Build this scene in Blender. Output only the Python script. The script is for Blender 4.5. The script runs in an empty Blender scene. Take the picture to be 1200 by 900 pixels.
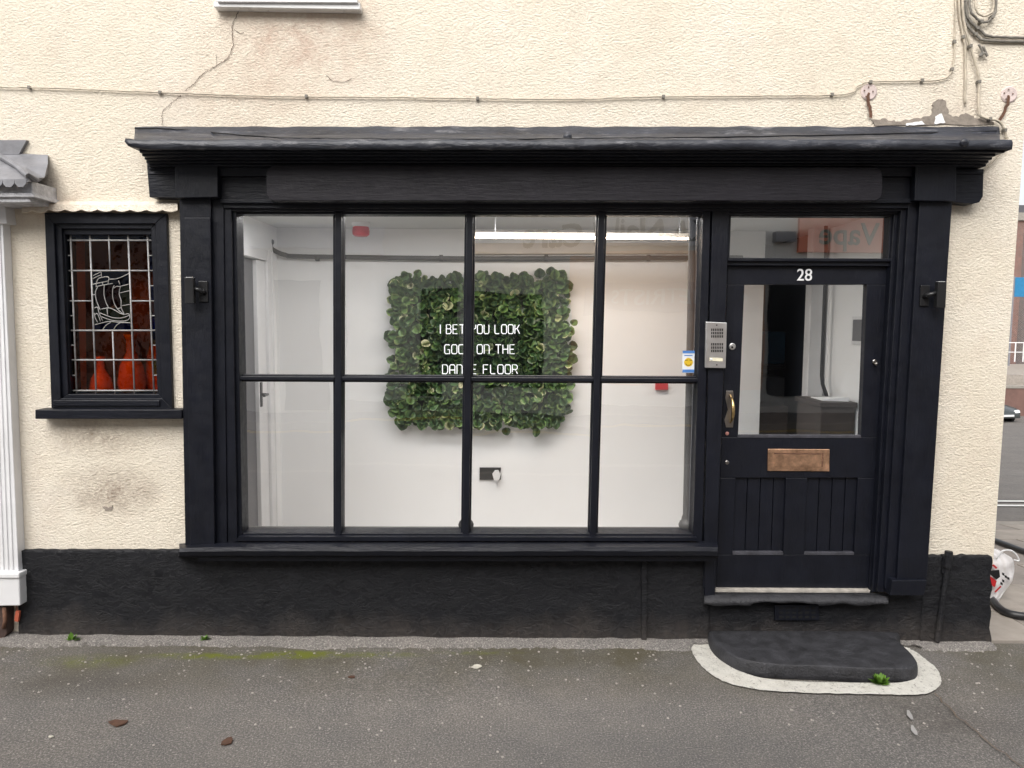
import bpy, bmesh, math, random
from mathutils import Vector, Matrix, noise
R = math.radians
random.seed(7)
S = bpy.context.scene
COL = S.collection

# ---------------------------------------------------------------- camera
F = 867.0
CAM = Vector((0, -3.9, 1.72))
ROT = Matrix.Rotation(R(90-4.7), 3, 'X') @ Matrix.Rotation(R(0.38), 3, 'Z')
cd = bpy.data.cameras.new('camera'); cam = bpy.data.objects.new('camera', cd); COL.objects.link(cam)
cam.matrix_world = Matrix.Translation(CAM) @ ROT.to_4x4()
cd.sensor_width = 36; cd.lens = 36*F/1200; cd.clip_end = 500; cd.clip_start = 0.05
S.camera = cam
# ---------------------------------------------------------------- world, sun, exposure
SUN_EL, SUN_AZ = R(46), R(-22)      # sun behind the camera, to its left
w = bpy.data.worlds.new('World'); S.world = w; w.use_nodes = True
nt = w.node_tree; nt.nodes.clear()
sky = nt.nodes.new('ShaderNodeTexSky'); sky.sky_type = 'NISHITA'; sky.sun_disc = False
sky.sun_elevation = SUN_EL; sky.sun_rotation = math.pi + SUN_AZ*-1
sky.air_density = 1.0; sky.dust_density = 4.0; sky.ozone_density = 1.0
hs = nt.nodes.new('ShaderNodeHueSaturation'); hs.inputs['Saturation'].default_value = 0.22
bg = nt.nodes.new('ShaderNodeBackground'); bg.inputs[1].default_value = 0.15
wo = nt.nodes.new('ShaderNodeOutputWorld')
nt.links.new(sky.outputs[0], hs.inputs['Color']); nt.links.new(hs.outputs[0], bg.inputs[0]); nt.links.new(bg.outputs[0], wo.inputs[0])
sd = bpy.data.lights.new('sun', 'SUN'); sd.energy = 1.4; sd.angle = R(60); sd.color = (1, .96, .90)
so = bpy.data.objects.new('sun', sd); COL.objects.link(so)
dirv = Vector((math.sin(SUN_AZ)*math.cos(SUN_EL), -math.cos(SUN_AZ)*math.cos(SUN_EL), math.sin(SUN_EL)))
so.rotation_euler = dirv.to_track_quat('Z', 'Y').to_euler(); so.location = (0, -6, 9)
S.view_settings.view_transform = 'Standard'; S.view_settings.look = 'None'
S.view_settings.exposure = 0.70; S.view_settings.gamma = 1; S.view_settings.use_curve_mapping = False
S.render.engine = 'CYCLES'
S.cycles.use_denoising = True
S.cycles.max_bounces = 10; S.cycles.transparent_max_bounces = 16; S.cycles.diffuse_bounces = 5
S.cycles.caustics_reflective = False; S.cycles.caustics_refractive = False
S.cycles.sample_clamp_indirect = 6

# ---------------------------------------------------------------- pixel <-> place helpers
def ray(px, py): return ROT @ Vector(((px-600)/F, -(py-450)/F, -1))
def W(px, py, Y=0.0):
    d = ray(px, py); t = (Y-CAM.y)/d.y; return CAM + d*t
def G(px, py, z=0.0):
    d = ray(px, py); t = (z-CAM.z)/d.z; return CAM + d*t

# ---------------------------------------------------------------- materials
def nodes(m):
    m.use_nodes = True; t = m.node_tree; t.nodes.clear(); return t
def ramp(t, src, stops):
    r = t.nodes.new('ShaderNodeValToRGB'); e = r.color_ramp.elements
    while len(e) < len(stops): e.new(0.5)
    for el, (p, c) in zip(e, stops):
        el.position = p; el.color = (c, c, c, 1) if isinstance(c, (int, float)) else (*c, 1)
    t.links.new(src, r.inputs[0]); return r.outputs[0]
def mixc(t, f, a, b, mode='MIX'):
    n = t.nodes.new('ShaderNodeMix'); n.data_type = 'RGBA'; n.blend_type = mode
    for v, i in ((f, 0), (a, 6), (b, 7)):
        if isinstance(v, (int, float)): n.inputs[i].default_value = v
        elif isinstance(v, tuple): n.inputs[i].default_value = (*v, 1)
        else: t.links.new(v, n.inputs[i])
    return n.outputs[2]
def math_(t, op, a, b=None, c=None, clamp=False):
    n = t.nodes.new('ShaderNodeMath'); n.operation = op; n.use_clamp = clamp
    for i, v in enumerate((a, b, c)):
        if v is None: continue
        if isinstance(v, (int, float)): n.inputs[i].default_value = v
        else: t.links.new(v, n.inputs[i])
    return n.outputs[0]
def pos(t):
    g = t.nodes.new('ShaderNodeNewGeometry'); return g.outputs['Position']
def mapped(t, scale=(1, 1, 1), loc=(0, 0, 0)):
    m = t.nodes.new('ShaderNodeMapping'); m.inputs['Scale'].default_value = scale; m.inputs['Location'].default_value = loc
    t.links.new(pos(t), m.inputs[0]); return m.outputs[0]
def nz(t, scale, detail=4, rough=.55, vec=None, dist=0.0):
    n = t.nodes.new('ShaderNodeTexNoise'); n.inputs['Scale'].default_value = scale
    n.inputs['Detail'].default_value = detail; n.inputs['Roughness'].default_value = rough; n.inputs['Distortion'].default_value = dist
    t.links.new(vec or pos(t), n.inputs['Vector']); return n.outputs['Fac']
def voro(t, scale, vec=None, feature='F1'):
    n = t.nodes.new('ShaderNodeTexVoronoi'); n.inputs['Scale'].default_value = scale; n.feature = feature
    t.links.new(vec or pos(t), n.inputs['Vector']); return n
def finish(t, color, rough, bumps=(), metal=0.0, spec=.5, coat=0.0):
    b = t.nodes.new('ShaderNodeBsdfPrincipled'); o = t.nodes.new('ShaderNodeOutputMaterial')
    for v, k in ((color, 'Base Color'), (rough, 'Roughness')):
        if isinstance(v, tuple): b.inputs[k].default_value = (*v, 1)
        elif isinstance(v, (int, float)): b.inputs[k].default_value = v
        else: t.links.new(v, b.inputs[k])
    b.inputs['Metallic'].default_value = metal; b.inputs['Specular IOR Level'].default_value = spec
    b.inputs['Coat Weight'].default_value = coat
    prev = None
    for h, strength, dist in bumps:
        bp = t.nodes.new('ShaderNodeBump'); bp.inputs['Strength'].default_value = strength; bp.inputs['Distance'].default_value = dist
        t.links.new(h, bp.inputs['Height'])
        if prev is not None: t.links.new(prev, bp.inputs['Normal'])
        prev = bp.outputs[0]
    if prev is not None: t.links.new(prev, b.inputs['Normal'])
    t.links.new(b.outputs[0], o.inputs[0]); return b
MATS = {}
def simple(name, col, rough=.5, var=.15, vscale=8, bump=.15, bscale=60, bd=.002, metal=0, spec=.5, stretch=(1, 1, 1), coat=0):
    if name in MATS: return MATS[name]
    m = bpy.data.materials.new(name); t = nodes(m)
    n1 = nz(t, vscale, 5, .6, mapped(t, stretch))
    c = mixc(t, ramp(t, n1, [(.3, 0.0), (.7, 1.0)]), tuple(x*(1-var) for x in col), tuple(min(1, x*(1+var)) for x in col))
    rr = math_(t, 'MULTIPLY_ADD', n1, .25, rough-.12)
    finish(t, c, rr, [(nz(t, bscale, 4, .6, mapped(t, stretch)), bump, bd)], metal, spec, coat)
    MATS[name] = m; return m

def blob(t, c, r, soft=.5):
    """0..1 mask: a stain at world point c with radii r, broken up by noise"""
    m = t.nodes.new('ShaderNodeVectorMath'); m.operation = 'SUBTRACT'; t.links.new(pos(t), m.inputs[0]); m.inputs[1].default_value = c
    d = t.nodes.new('ShaderNodeVectorMath'); d.operation = 'DIVIDE'; t.links.new(m.outputs[0], d.inputs[0]); d.inputs[1].default_value = r
    l = t.nodes.new('ShaderNodeVectorMath'); l.operation = 'LENGTH'; t.links.new(d.outputs[0], l.inputs[0])
    v = math_(t, 'SUBTRACT', 1.0, l.outputs['Value'], clamp=True)
    n = math_(t, 'ADD', math_(t, 'MULTIPLY', nz(t, 9, 6, .65), .6), math_(t, 'MULTIPLY', nz(t, 55, 5, .7), .4))
    return math_(t, 'MULTIPLY', v, ramp(t, n, [(.5-soft*.25, 0.0), (.5+soft*.25, 1.0)]))

def stucco(name='roughcast_render', col=(.79, .715, .59), stains=True):
    m = bpy.data.materials.new(name); t = nodes(m)
    big = nz(t, 1.1, 4, .6); mid = nz(t, 5, 5, .6)
    c = mixc(t, ramp(t, big, [(.35, 0.0), (.65, 1.0)]), tuple(x*.955 for x in col), (col[0]*1.02, col[1]*1.03, col[2]*1.05))
    c = mixc(t, ramp(t, mid, [(.50, 0.0), (.75, .5)]), c, (.68, .58, .475))
    c = mixc(t, ramp(t, nz(t, 2.1, 6, .7), [(.48, 0.0), (.72, .5)]), c, (.80, .745, .67))
    if stains:
        for (px, py, rx, rz, cc, s) in ((345, 45, .6, .42, (.60, .46, .37), .8), (265, 120, .5, .25, (.62, .49, .39), .5),
                                        (130, 575, .34, .16, (.34, .27, .215), .95), (115, 510, .3, .14, (.34, .27, .21), .7),
                                        (60, 240, .25, .2, (.62, .48, .38), .5), (1125, 130, .35, .3, (.58, .50, .42), .5),
                                        (1150, 560, .2, .8, (.62, .53, .42), .3), (420, 35, .15, .2, (.6, .47, .37), .5)):
            p = W(px, py); msk = blob(t, p, (rx, .5, rz), .5)
            c = mixc(t, math_(t, 'MULTIPLY', msk, s*1.6, clamp=True), c, cc)
    # vertical weather streaks
    st = nz(t, 3, 5, .6, mapped(t, (6, 1, .5)))
    c = mixc(t, ramp(t, st, [(.58, 0.0), (.8, .22)]), c, (.50, .42, .34))
    # roughcast: lumpy dashes
    v = voro(t, 84, mapped(t, (.85, 1, 1.25))).outputs['Distance']
    warp = nz(t, 78, 5, .62, mapped(t, (.75, 1, 1.35)), .25)
    h = math_(t, 'ADD', math_(t, 'MULTIPLY', ramp(t, warp, [(.36, 0.0), (.62, 1.0)]), .8), math_(t, 'MULTIPLY', v, -.6))
    c = mixc(t, ramp(t, warp, [(.33, .32), (.45, 0.0)]), c, (.50, .41, .30))  # shade in the pits between the lumps is painted into the colour
    finish(t, c, .85, [(h, .62, .0058), (nz(t, 12, 3), .3, .015), (nz(t, 260, 2), .25, .002)], spec=.25)
    return m

def black_paint(name='black_gloss_paint', col=(.0050, .0060, .0108), rough=.42, grain=(1, 1, .12), dust=.1):
    m = bpy.data.materials.new(name); t = nodes(m)
    n1 = nz(t, 7, 6, .65)
    c = mixc(t, ramp(t, n1, [(.35, 0.0), (.7, 1.0)]), tuple(x*.8 for x in col), tuple(x*1.3 for x in col))
    g = nz(t, 90, 4, .6, mapped(t, grain)); chips = nz(t, 34, 6, .75)
    c = mixc(t, ramp(t, chips, [(.66, 0.0), (.74, dust)]), c, (.20, .19, .18))
    rr = math_(t, 'MULTIPLY_ADD', nz(t, 16, 5, .7), .42, rough-.2)
    finish(t, c, rr, [(g, .65, .003), (nz(t, 14, 4), .35, .007), (nz(t, 150, 2), .25, .001)], spec=.33)
    return m

def plinth_mat():
    m = bpy.data.materials.new('black_masonry_paint'); t = nodes(m)
    sx = t.nodes.new('ShaderNodeSeparateXYZ'); t.links.new(pos(t), sx.inputs[0])
    n1 = nz(t, 5, 6, .65); fine = nz(t, 40, 5, .7)
    c = mixc(t, n1, (.005, .0052, .0072), (.013, .0135, .0165))
    # mud splashed up from the pavement
    hgt = math_(t, 'MULTIPLY_ADD', nz(t, 4, 5, .65, mapped(t, (1, 1, .25))), .36, -.02)
    low = math_(t, 'SUBTRACT', hgt, sx.outputs[2]); low = math_(t, 'MULTIPLY', low, 5, clamp=True)
    low = math_(t, 'MULTIPLY', low, ramp(t, fine, [(.3, .25), (.7, .85)]))
    c = mixc(t, low, c, (.095, .080, .070))
    c = mixc(t, ramp(t, nz(t, 55, 6, .8), [(.68, 0.0), (.74, .5)]), c, (.15, .14, .13))
    wv = nz(t, 9, 6, .7, mapped(t, (1, 1, 1.8)), .5)
    ridge = ramp(t, wv, [(.44, 0.0), (.5, 1.0), (.56, 0.0)])
    finish(t, c, ramp(t, n1, [(.3, .42), (.7, .7)]), [(ridge, .55, .010), (fine, .55, .006), (nz(t, 160, 3), .3, .002)], spec=.3)
    return m

def asphalt(name, base=.105, speck=True, moss=False):
    m = bpy.data.materials.new(name); t = nodes(m)
    big = nz(t, .8, 5, .6); mid = nz(t, 4.5, 6, .65)
    c = mixc(t, ramp(t, big, [(.3, 0.0), (.7, 1.0)]), (base*.82, base*.735, base*.665), (base*1.14, base*1.045, base*.955))
    c = mixc(t, ramp(t, nz(t, 1.7, 6, .7), [(.44, 0.0), (.58, .5)]), c, (base*.62, base*.585, base*.57))
    c = mixc(t, ramp(t, mid, [(.35, .5), (.65, 0.0)]), c, (base*.72, base*.67, base*.63))
    g1 = voro(t, 150); g2 = voro(t, 75)
    f1 = nz(t, 120, 6, .8)
    c = mixc(t, ramp(t, f1, [(.52, 0.0), (.66, .9)]), c, (base*2.6, base*2.4, base*2.2))
    c = mixc(t, ramp(t, f1, [(.34, .9), (.48, 0.0)]), c, (base*.3, base*.33, base*.32))
    if speck:
        sel = math_(t, 'MULTIPLY', ramp(t, g2.outputs['Distance'], [(.10, 1.0), (.20, 0.0)]), ramp(t, g2.outputs['Color'], [(.58, 0.0), (.60, 1.0)]))
        c = mixc(t, math_(t, 'MULTIPLY', sel, .75), c, (.42, .40, .37))
    if moss:
        sx = t.nodes.new('ShaderNodeSeparateXYZ'); t.links.new(pos(t), sx.inputs[0])
        near = math_(t, 'MULTIPLY_ADD', sx.outputs[1], 2.2, 1.55, clamp=True)          # 1 by the wall, 0 half a metre out
        near = math_(t, 'MULTIPLY', near, ramp(t, nz(t, 2.2, 5, .6), [(.35, 0.0), (.65, 1.0)]))
        c = mixc(t, math_(t, 'MULTIPLY', near, .8), c, (.085, .073, .040))
        for (px, py, rx, ry, s) in ((345, 767, .34, .06, 1.0), (250, 769, .45, .05, .7), (440, 767, .3, .045, .5), (560, 765, .3, .03, .35), (105, 775, .3, .1, .35), (1010, 775, .25, .1, .25)):
            p = G(px, py); c = mixc(t, math_(t, 'MULTIPLY', blob(t, p, (rx, ry, .3), .35), 2.4*s, clamp=True), c, (.14, .155, .02))
        for (px, py, rx, ry) in ((90, 800, .5, .2), (1060, 830, .35, .2), (1120, 850, .4, .25)):
            p = G(px, py); c = mixc(t, math_(t, 'MULTIPLY', blob(t, p, (rx, ry, .3), .7), .7, clamp=True), c, (.055, .048, .042))
        wet = blob(t, G(780, 880), (1.3, .45, .3), .9)  # broad bluish-grey patch in the asphalt colour
        c = mixc(t, math_(t, 'MULTIPLY', wet, .5, clamp=True), c, (.075, .078, .086))
    finish(t, c, .88, [(f1, 1.0, .006), (g1.outputs['Distance'], .4, .003), (nz(t, 5, 4), .4, .012)], spec=.3)
    return m

def glass(name, tint=(1, 1, 1), ior=2.75, rough=0.0, wav=.03, ws=2.4):
    m = bpy.data.materials.new(name); t = nodes(m)
    o = t.nodes.new('ShaderNodeOutputMaterial'); mx = t.nodes.new('ShaderNodeMixShader')
    lw = t.nodes.new('ShaderNodeLayerWeight'); lw.inputs[0].default_value = .5; f0 = ((ior-1)/(ior+1))**2
    fr = math_(t, 'MULTIPLY_ADD', math_(t, 'POWER', lw.outputs['Facing'], 5), 1-f0, f0)
    tr = t.nodes.new('ShaderNodeBsdfTransparent'); tr.inputs[0].default_value = (*tint, 1)
    gl = t.nodes.new('ShaderNodeBsdfGlossy'); gl.inputs['Roughness'].default_value = rough
    bp = t.nodes.new('ShaderNodeBump'); bp.inputs['Strength'].default_value = wav; bp.inputs['Distance'].default_value = .05
    t.links.new(nz(t, ws, 2, .4), bp.inputs['Height']); t.links.new(bp.outputs[0], gl.inputs['Normal'])
    t.links.new(fr, mx.inputs[0]); t.links.new(tr.outputs[0], mx.inputs[1]); t.links.new(gl.outputs[0], mx.inputs[2])
    t.links.new(mx.outputs[0], o.inputs[0]); return m

def emit(name, col, strength):
    m = bpy.data.materials.new(name); t = nodes(m); e = t.nodes.new('ShaderNodeEmission'); o = t.nodes.new('ShaderNodeOutputMaterial')
    e.inputs[0].default_value = (*col, 1); e.inputs[1].default_value = strength; t.links.new(e.outputs[0], o.inputs[0]); return m

def brick(name, c1, c2, mortar, scale=1.0):
    m = bpy.data.materials.new(name); t = nodes(m)
    sx = t.nodes.new('ShaderNodeSeparateXYZ'); t.links.new(pos(t), sx.inputs[0])
    cb = t.nodes.new('ShaderNodeCombineXYZ'); t.links.new(math_(t, 'ADD', sx.outputs[0], sx.outputs[1]), cb.inputs[0]); t.links.new(sx.outputs[2], cb.inputs[1])
    b = t.nodes.new('ShaderNodeTexBrick'); b.inputs['Scale'].default_value = scale
    b.inputs['Brick Width'].default_value = .225; b.inputs['Row Height'].default_value = .075; b.inputs['Mortar Size'].default_value = .01
    b.inputs['Color1'].default_value = (*c1, 1); b.inputs['Color2'].default_value = (*c2, 1); b.inputs['Mortar'].default_value = (*mortar, 1)
    t.links.new(cb.outputs[0], b.inputs[0])
    c = mixc(t, .4, b.outputs[0], nz(t, 6, 4), 'OVERLAY')
    finish(t, c, .85, [(b.outputs['Fac'], -.5, .006)]); return m

def worn_line():
    m = bpy.data.materials.new('worn_white_paint'); t = nodes(m)
    c = mixc(t, nz(t, 20, 5), (.50, .48, .43), (.74, .72, .66)); f = nz(t, 70, 6, .8)
    c = mixc(t, ramp(t, f, [(.56, 0.0), (.63, .9)]), c, (.16, .145, .13)); c = mixc(t, ramp(t, nz(t, 9, 5, .7), [(.55, 0.0), (.75, .5)]), c, (.30, .27, .23))
    finish(t, c, .8, [(nz(t, 120, 6, .8), 1.0, .006)], spec=.2); return m
def leaf_mat(name, cols):
    m = bpy.data.materials.new(name); t = nodes(m)
    a = t.nodes.new('ShaderNodeAttribute'); a.attribute_name = 'shade'
    st = [(i/(len(cols)-1), c) for i, c in enumerate(cols)]
    c = ramp(t, a.outputs['Fac'], st)
    vg = nz(t, 45, 3, .6); c = mixc(t, ramp(t, vg, [(.5, 0.0), (.66, .5)]), c, (.20, .26, .06))
    finish(t, c, .42, [(nz(t, 90, 2), .2, .002)], spec=.45); return m

M = dict(
    stucco=stucco(), black=black_paint(), blackg=black_paint('black_sign_board_paint', (.0095, .0082, .0122), .52, (.12, 1, 1), .03),
    blackh=black_paint('black_paint_horizontal_grain', (.0052, .0062, .0112), .42, (.12, 1, 1), .12), plinth=plinth_mat(),
    lead=simple('weathered_dark_lead', (.050, .053, .066), .42, .45, 14, .5, 30, .006, spec=.6),
    greylead=simple('grey_lead', (.20, .20, .215), .5, .25, 10, .5, 30, .005, spec=.5),
    white=simple('white_gloss_paint', (.74, .74, .75), .35, .06, 5, .1, 40),
    upvc=simple('white_plastic', (.78, .78, .78), .3, .04, 5, .05, 40),
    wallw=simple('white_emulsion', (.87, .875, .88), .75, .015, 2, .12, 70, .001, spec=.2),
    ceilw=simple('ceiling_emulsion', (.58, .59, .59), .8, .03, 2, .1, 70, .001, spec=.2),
    greydoor=simple('grey_door_paint', (.13, .13, .14), .5, .1),
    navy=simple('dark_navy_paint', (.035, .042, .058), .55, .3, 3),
    darkpipe=simple('grey_pipe_paint', (.085, .085, .085), .45, .2),
    black_plastic=simple('black_plastic', (.012, .012, .013), .35, .1),
    red=simple('red_plastic', (.52, .02, .025), .35, .1),
    brass=simple('worn_brass', (.62, .44, .20), .32, .3, 30, .2, 60, .001, metal=1),
    copper=simple('tarnished_copper_plate', (.60, .37, .24), .45, .35, 25, .3, 60, .001, metal=1),
    steel=simple('brushed_aluminium', (.62, .62, .62), .35, .08, 20, .1, 100, .001, metal=.85),
    chrome=simple('dull_chrome', (.35, .33, .31), .3, .3, metal=1),
    came=simple('lead_came', (.34, .335, .33), .5, .3, 20, .2, 80, .001, metal=.2),
    cable=simple('cream_painted_cable', (.50, .44, .35), .7, .25, 20, .2, 60, .001),
    greycable=simple('grey_cable', (.20, .185, .16), .7, .3, 20),
    tan=simple('bare_render', (.27, .235, .20), .9, .25, 20, .8, 60, .006, spec=.2),
    crack2=simple('black_sealant', (.004, .004, .006), .5), crack=simple('crack_shadow', (.13, .095, .07), .9, .3, 20),  # crack: one dark brown tone for all crack lines
    pink=simple('repair_mortar', (.62, .52, .49), .85, .2, 25, .7, 70, .005, spec=.2),
    rust=simple('rust_stain', (.13, .065, .04), .9, .4, 30, .8, 60, .004),
    mortar=asphalt('pale_mortar_fillet', .215, True),
    stepb=simple('black_painted_step', (.027, .027, .031), .62, .5, 13, 1.0, 85, .006),
    line=worn_line(),
    roadline=simple('road_line_paint', (.6, .6, .57), .8, .2, 3),
    yellowline=simple('yellow_line_paint', (.6, .42, .06), .8, .2, 3),
    pave=asphalt('pavement_asphalt', .172, True, True), road=asphalt('road_asphalt', .16, False),
    slab=simple('concrete_paving', (.30, .265, .23), .85, .2, 6, .6, 70, .004),
    slab2=simple('concrete_paving_dark', (.255, .225, .20), .85, .2, 6, .6, 70, .004),
    kerb=simple('kerb_concrete', (.26, .24, .21), .85, .2, 8, .6, 60, .004),
    glass=glass('window_glass'), doorglass=glass('door_glass', (.88, .91, .93), 2.2), acryl=glass('clear_acrylic', (.88, .92, .90), 2.1, .06),
    neon=emit('lit_white_neon', (1, 1, 1), 1.1), led=emit('lit_led_tube', (1, .985, .965), 16), warmled=emit('lit_warm_led_tube', (1, .80, .62), 26), fanglass=glass('fanlight_glass', (.9, .92, .92), 4.2, 0, .008, 1.5),
    leaf=leaf_mat('ivy_leaves', [(.022, .055, .022), (.045, .105, .035), (.085, .175, .05), (.15, .26, .075), (.34, .40, .17), (.62, .60, .40)]),
    back=simple('dark_green_mesh', (.012, .022, .011), .8),
    mossg=simple('bright_weed', (.10, .21, .02), .6, .3, 40),
    brick=brick('red_brick', (.17, .05, .035), (.11, .04, .03), (.30, .27, .24)),
    brickg=brick('brown_brick', (.085, .05, .042), (.05, .036, .036), (.28, .26, .25)),
    blue=simple('blue_sign_paint', (.02, .17, .34), .4), tyre=simple('tyre_rubber', (.012, .012, .012), .8),
    carp=simple('dark_green_grey_car_paint', (.035, .042, .042), .22, .05, 4, 0, 10, spec=.6, coat=.8),
    hose=simple('black_rubber_hose', (.018, .018, .02), .4, .2),
    peach=simple('peach_render', (.88, .54, .34), .85, .06, 2), whitef=simple('off_white_render', (.72, .70, .66), .85, .05, 2),
    greyf=simple('grey_fascia', (.70, .71, .76), .5, .05), orangef=simple('orange_red_sign', (.74, .23, .13), .4, .04),
    inkk=simple('black_lettering', (.01, .01, .012), .4), darkgrn=simple('dark_green_lettering', (.08, .10, .07), .4),
    brownl=simple('brown_leaf', (.075, .035, .02), .8, .3, 60), chip=simple('pale_chip', (.5, .47, .40), .8, .2, 60),
    wood=simple('dark_wood', (.03, .022, .02), .5, .3, 10), roof=simple('slate', (.08, .08, .09), .7),
)

# ---------------------------------------------------------------- mesh builder
class MB:
    def __init__(s): s.bm = bmesh.new(); s.lay = None
    def face(s, pts):
        vs = [s.bm.verts.new(p) for p in pts]
        try: return s.bm.faces.new(vs)
        except ValueError: return None
    def loft(s, loops, close=True, cap=True):
        rows = [[s.bm.verts.new(p) for p in L] for L in loops]
        n = len(rows[0])
        for a, b in zip(rows, rows[1:]):
            for i in range(n if close else n-1):
                j = (i+1) % n; s.bm.faces.new((a[i], a[j], b[j], b[i]))
        if cap and close and n > 2:
            s.bm.faces.new(list(reversed(rows[0]))); s.bm.faces.new(rows[-1])
        return s
    def prism(s, px, yf, yb):           # polygon in photo pixels on plane yf, extruded straight back to yb
        a = [W(x, y, yf) for x, y in px]; b = [Vector((p.x, yb, p.z)) for p in a]
        return s.loft([a, b])
    def q(s, x0, y0, x1, y1, yf, yb, x2=None, x3=None, y2=None, y3=None):
        """x0,y0 top-left  x1,y1 bottom-right; x2/x3 = bottom-left / bottom-right x; y2 = top-right y, y3 = bottom-left y"""
        x2 = x0 if x2 is None else x2; x3 = x1 if x3 is None else x3
        y2 = y0 if y2 is None else y2; y3 = y1 if y3 is None else y3
        return s.prism([(x0, y0), (x1, y2), (x3, y1), (x2, y3)], yf, yb)
    def box(s, x0, x1, y0, y1, z0, z1):
        return s.loft([[Vector((x0, y0, z0)), Vector((x1, y0, z0)), Vector((x1, y1, z0)), Vector((x0, y1, z0))],
                       [Vector((x0, y0, z1)), Vector((x1, y0, z1)), Vector((x1, y1, z1)), Vector((x0, y1, z1))]])
    def tube(s, pts, r, n=8, rs=None):
        pts = [Vector(p) for p in pts]; loops = []; up = None
        for i, p in enumerate(pts):
            d = (pts[min(i+1, len(pts)-1)] - pts[max(i-1, 0)]).normalized()
            if up is None: up = d.orthogonal().normalized()
            else: up = (up - d*up.dot(d)).normalized()
            sd_ = d.cross(up); rr = rs[i] if rs else r
            loops.append([p + (up*math.cos(a) + sd_*math.sin(a))*rr for a in (2*math.pi*k/n for k in range(n))])
        return s.loft(loops)
    def lathe(s, c, axis, prof, n=20):   # prof = [(distance along axis, radius)]
        axis = Vector(axis).normalized(); u = axis.orthogonal().normalized(); v = axis.cross(u); c = Vector(c)
        return s.loft([[c + axis*h + (u*math.cos(2*math.pi*k/n) + v*math.sin(2*math.pi*k/n))*max(r, 1e-4) for k in range(n)] for h, r in prof])
    def ribbon(s, pts, w, nrm=Vector((0, -1, 0))):
        pts = [Vector(p) for p in pts]; L, Rr = [], []
        for i, p in enumerate(pts):
            d = (pts[min(i+1, len(pts)-1)] - pts[max(i-1, 0)]).normalized(); sdv = d.cross(nrm).normalized()
            ww = (w[i] if isinstance(w, list) else w)/2; L.append(s.bm.verts.new(p+sdv*ww)); Rr.append(s.bm.verts.new(p-sdv*ww))
        for i in range(len(pts)-1): s.bm.faces.new((L[i], L[i+1], Rr[i+1], Rr[i]))
        return s
    def build(s, name, mat, parent=None, bevel=0, smooth=False, seg=2, recalc=True, off=None):
        if recalc: bmesh.ops.recalc_face_normals(s.bm, faces=s.bm.faces)
        me = bpy.data.meshes.new(name); root = parent
        o = Vector((0, 0, 0))
        p = parent
        while p is not None: o += p.location; p = p.parent
        if off is not None: o = Vector(off)
        if o.length: bmesh.ops.translate(s.bm, verts=s.bm.verts, vec=-o)
        s.bm.to_mesh(me); s.bm.free()
        ob = bpy.data.objects.new(name, me); COL.objects.link(ob)
        for mm in (mat if isinstance(mat, list) else [mat]): me.materials.append(mm)
        if parent is not None: ob.parent = parent
        elif off is not None: ob.location = o
        if smooth:
            for f in me.polygons: f.use_smooth = True
        if bevel:
            bv = ob.modifiers.new('edges', 'BEVEL'); bv.width = bevel; bv.segments = seg; bv.limit_method = 'ANGLE'; bv.angle_limit = R(40)
            bv.harden_normals = False
        return ob
def thing(name, label, cat, loc=(0, 0, 0), group=None):
    o = bpy.data.objects.new(name, None); COL.objects.link(o); o.location = loc; o.empty_display_size = .1
    o['label'] = label; o['category'] = cat
    if group: o['group'] = group
    return o
def tag(o, label, cat, group=None, kind=None):
    o['label'] = label; o['category'] = cat
    if group: o['group'] = group
    if kind: o['kind'] = kind
    return o
def struct(o, label=None):
    o['kind'] = 'structure'
    if label: o['label'] = label
    return o
def text(body, size, mat, name, parent=None, loc=(0, 0, 0), rot=(R(90), 0, 0), ext=.003, align='CENTER', sx=1.0, bold=0.0):
    c = bpy.data.curves.new(name, 'FONT'); c.body = body; c.size = size; c.extrude = ext; c.align_x = align; c.offset = bold
    o = bpy.data.objects.new(name+'_tmp', c); COL.objects.link(o)
    dg = bpy.context.evaluated_depsgraph_get(); me = bpy.data.meshes.new_from_object(o.evaluated_get(dg))
    bpy.data.objects.remove(o); n = bpy.data.objects.new(name, me); COL.objects.link(n); me.materials.clear(); me.materials.append(mat)
    mt = Matrix.Translation(Vector(loc)) @ __import__('mathutils').Euler(rot).to_matrix().to_4x4() @ Matrix.Diagonal((sx, 1, 1, 1))
    off = Vector((0, 0, 0)); p = parent
    while p is not None: off += p.location; p = p.parent
    me.transform(Matrix.Translation(-off) @ mt)
    if parent is not None: n.parent = parent
    return n
def wob(pts, amp, n=6, seed=0):       # subdivide a pixel polyline and jitter it
    out = []; rnd = random.Random(seed)
    for a, b in zip(pts, pts[1:]):
        for i in range(n):
            t_ = i/n; out.append((a[0]+(b[0]-a[0])*t_+rnd.uniform(-amp, amp), a[1]+(b[1]-a[1])*t_+rnd.uniform(-amp, amp)))
    out.append(pts[-1]); return out
def smoothpx(pts, n=8):
    P = [pts[0]]+list(pts)+[pts[-1]]; out = []
    for i in range(1, len(P)-2):
        p0, p1, p2, p3 = P[i-1], P[i], P[i+1], P[i+2]
        for k in range(n):
            t_ = k/n; out.append(tuple(.5*((2*p1[j])+(-p0[j]+p2[j])*t_+(2*p0[j]-5*p1[j]+4*p2[j]-p3[j])*t_*t_+(-p0[j]+3*p1[j]-3*p2[j]+p3[j])*t_**3) for j in range(len(p1))))
    out.append(tuple(pts[-1])); return out

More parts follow.
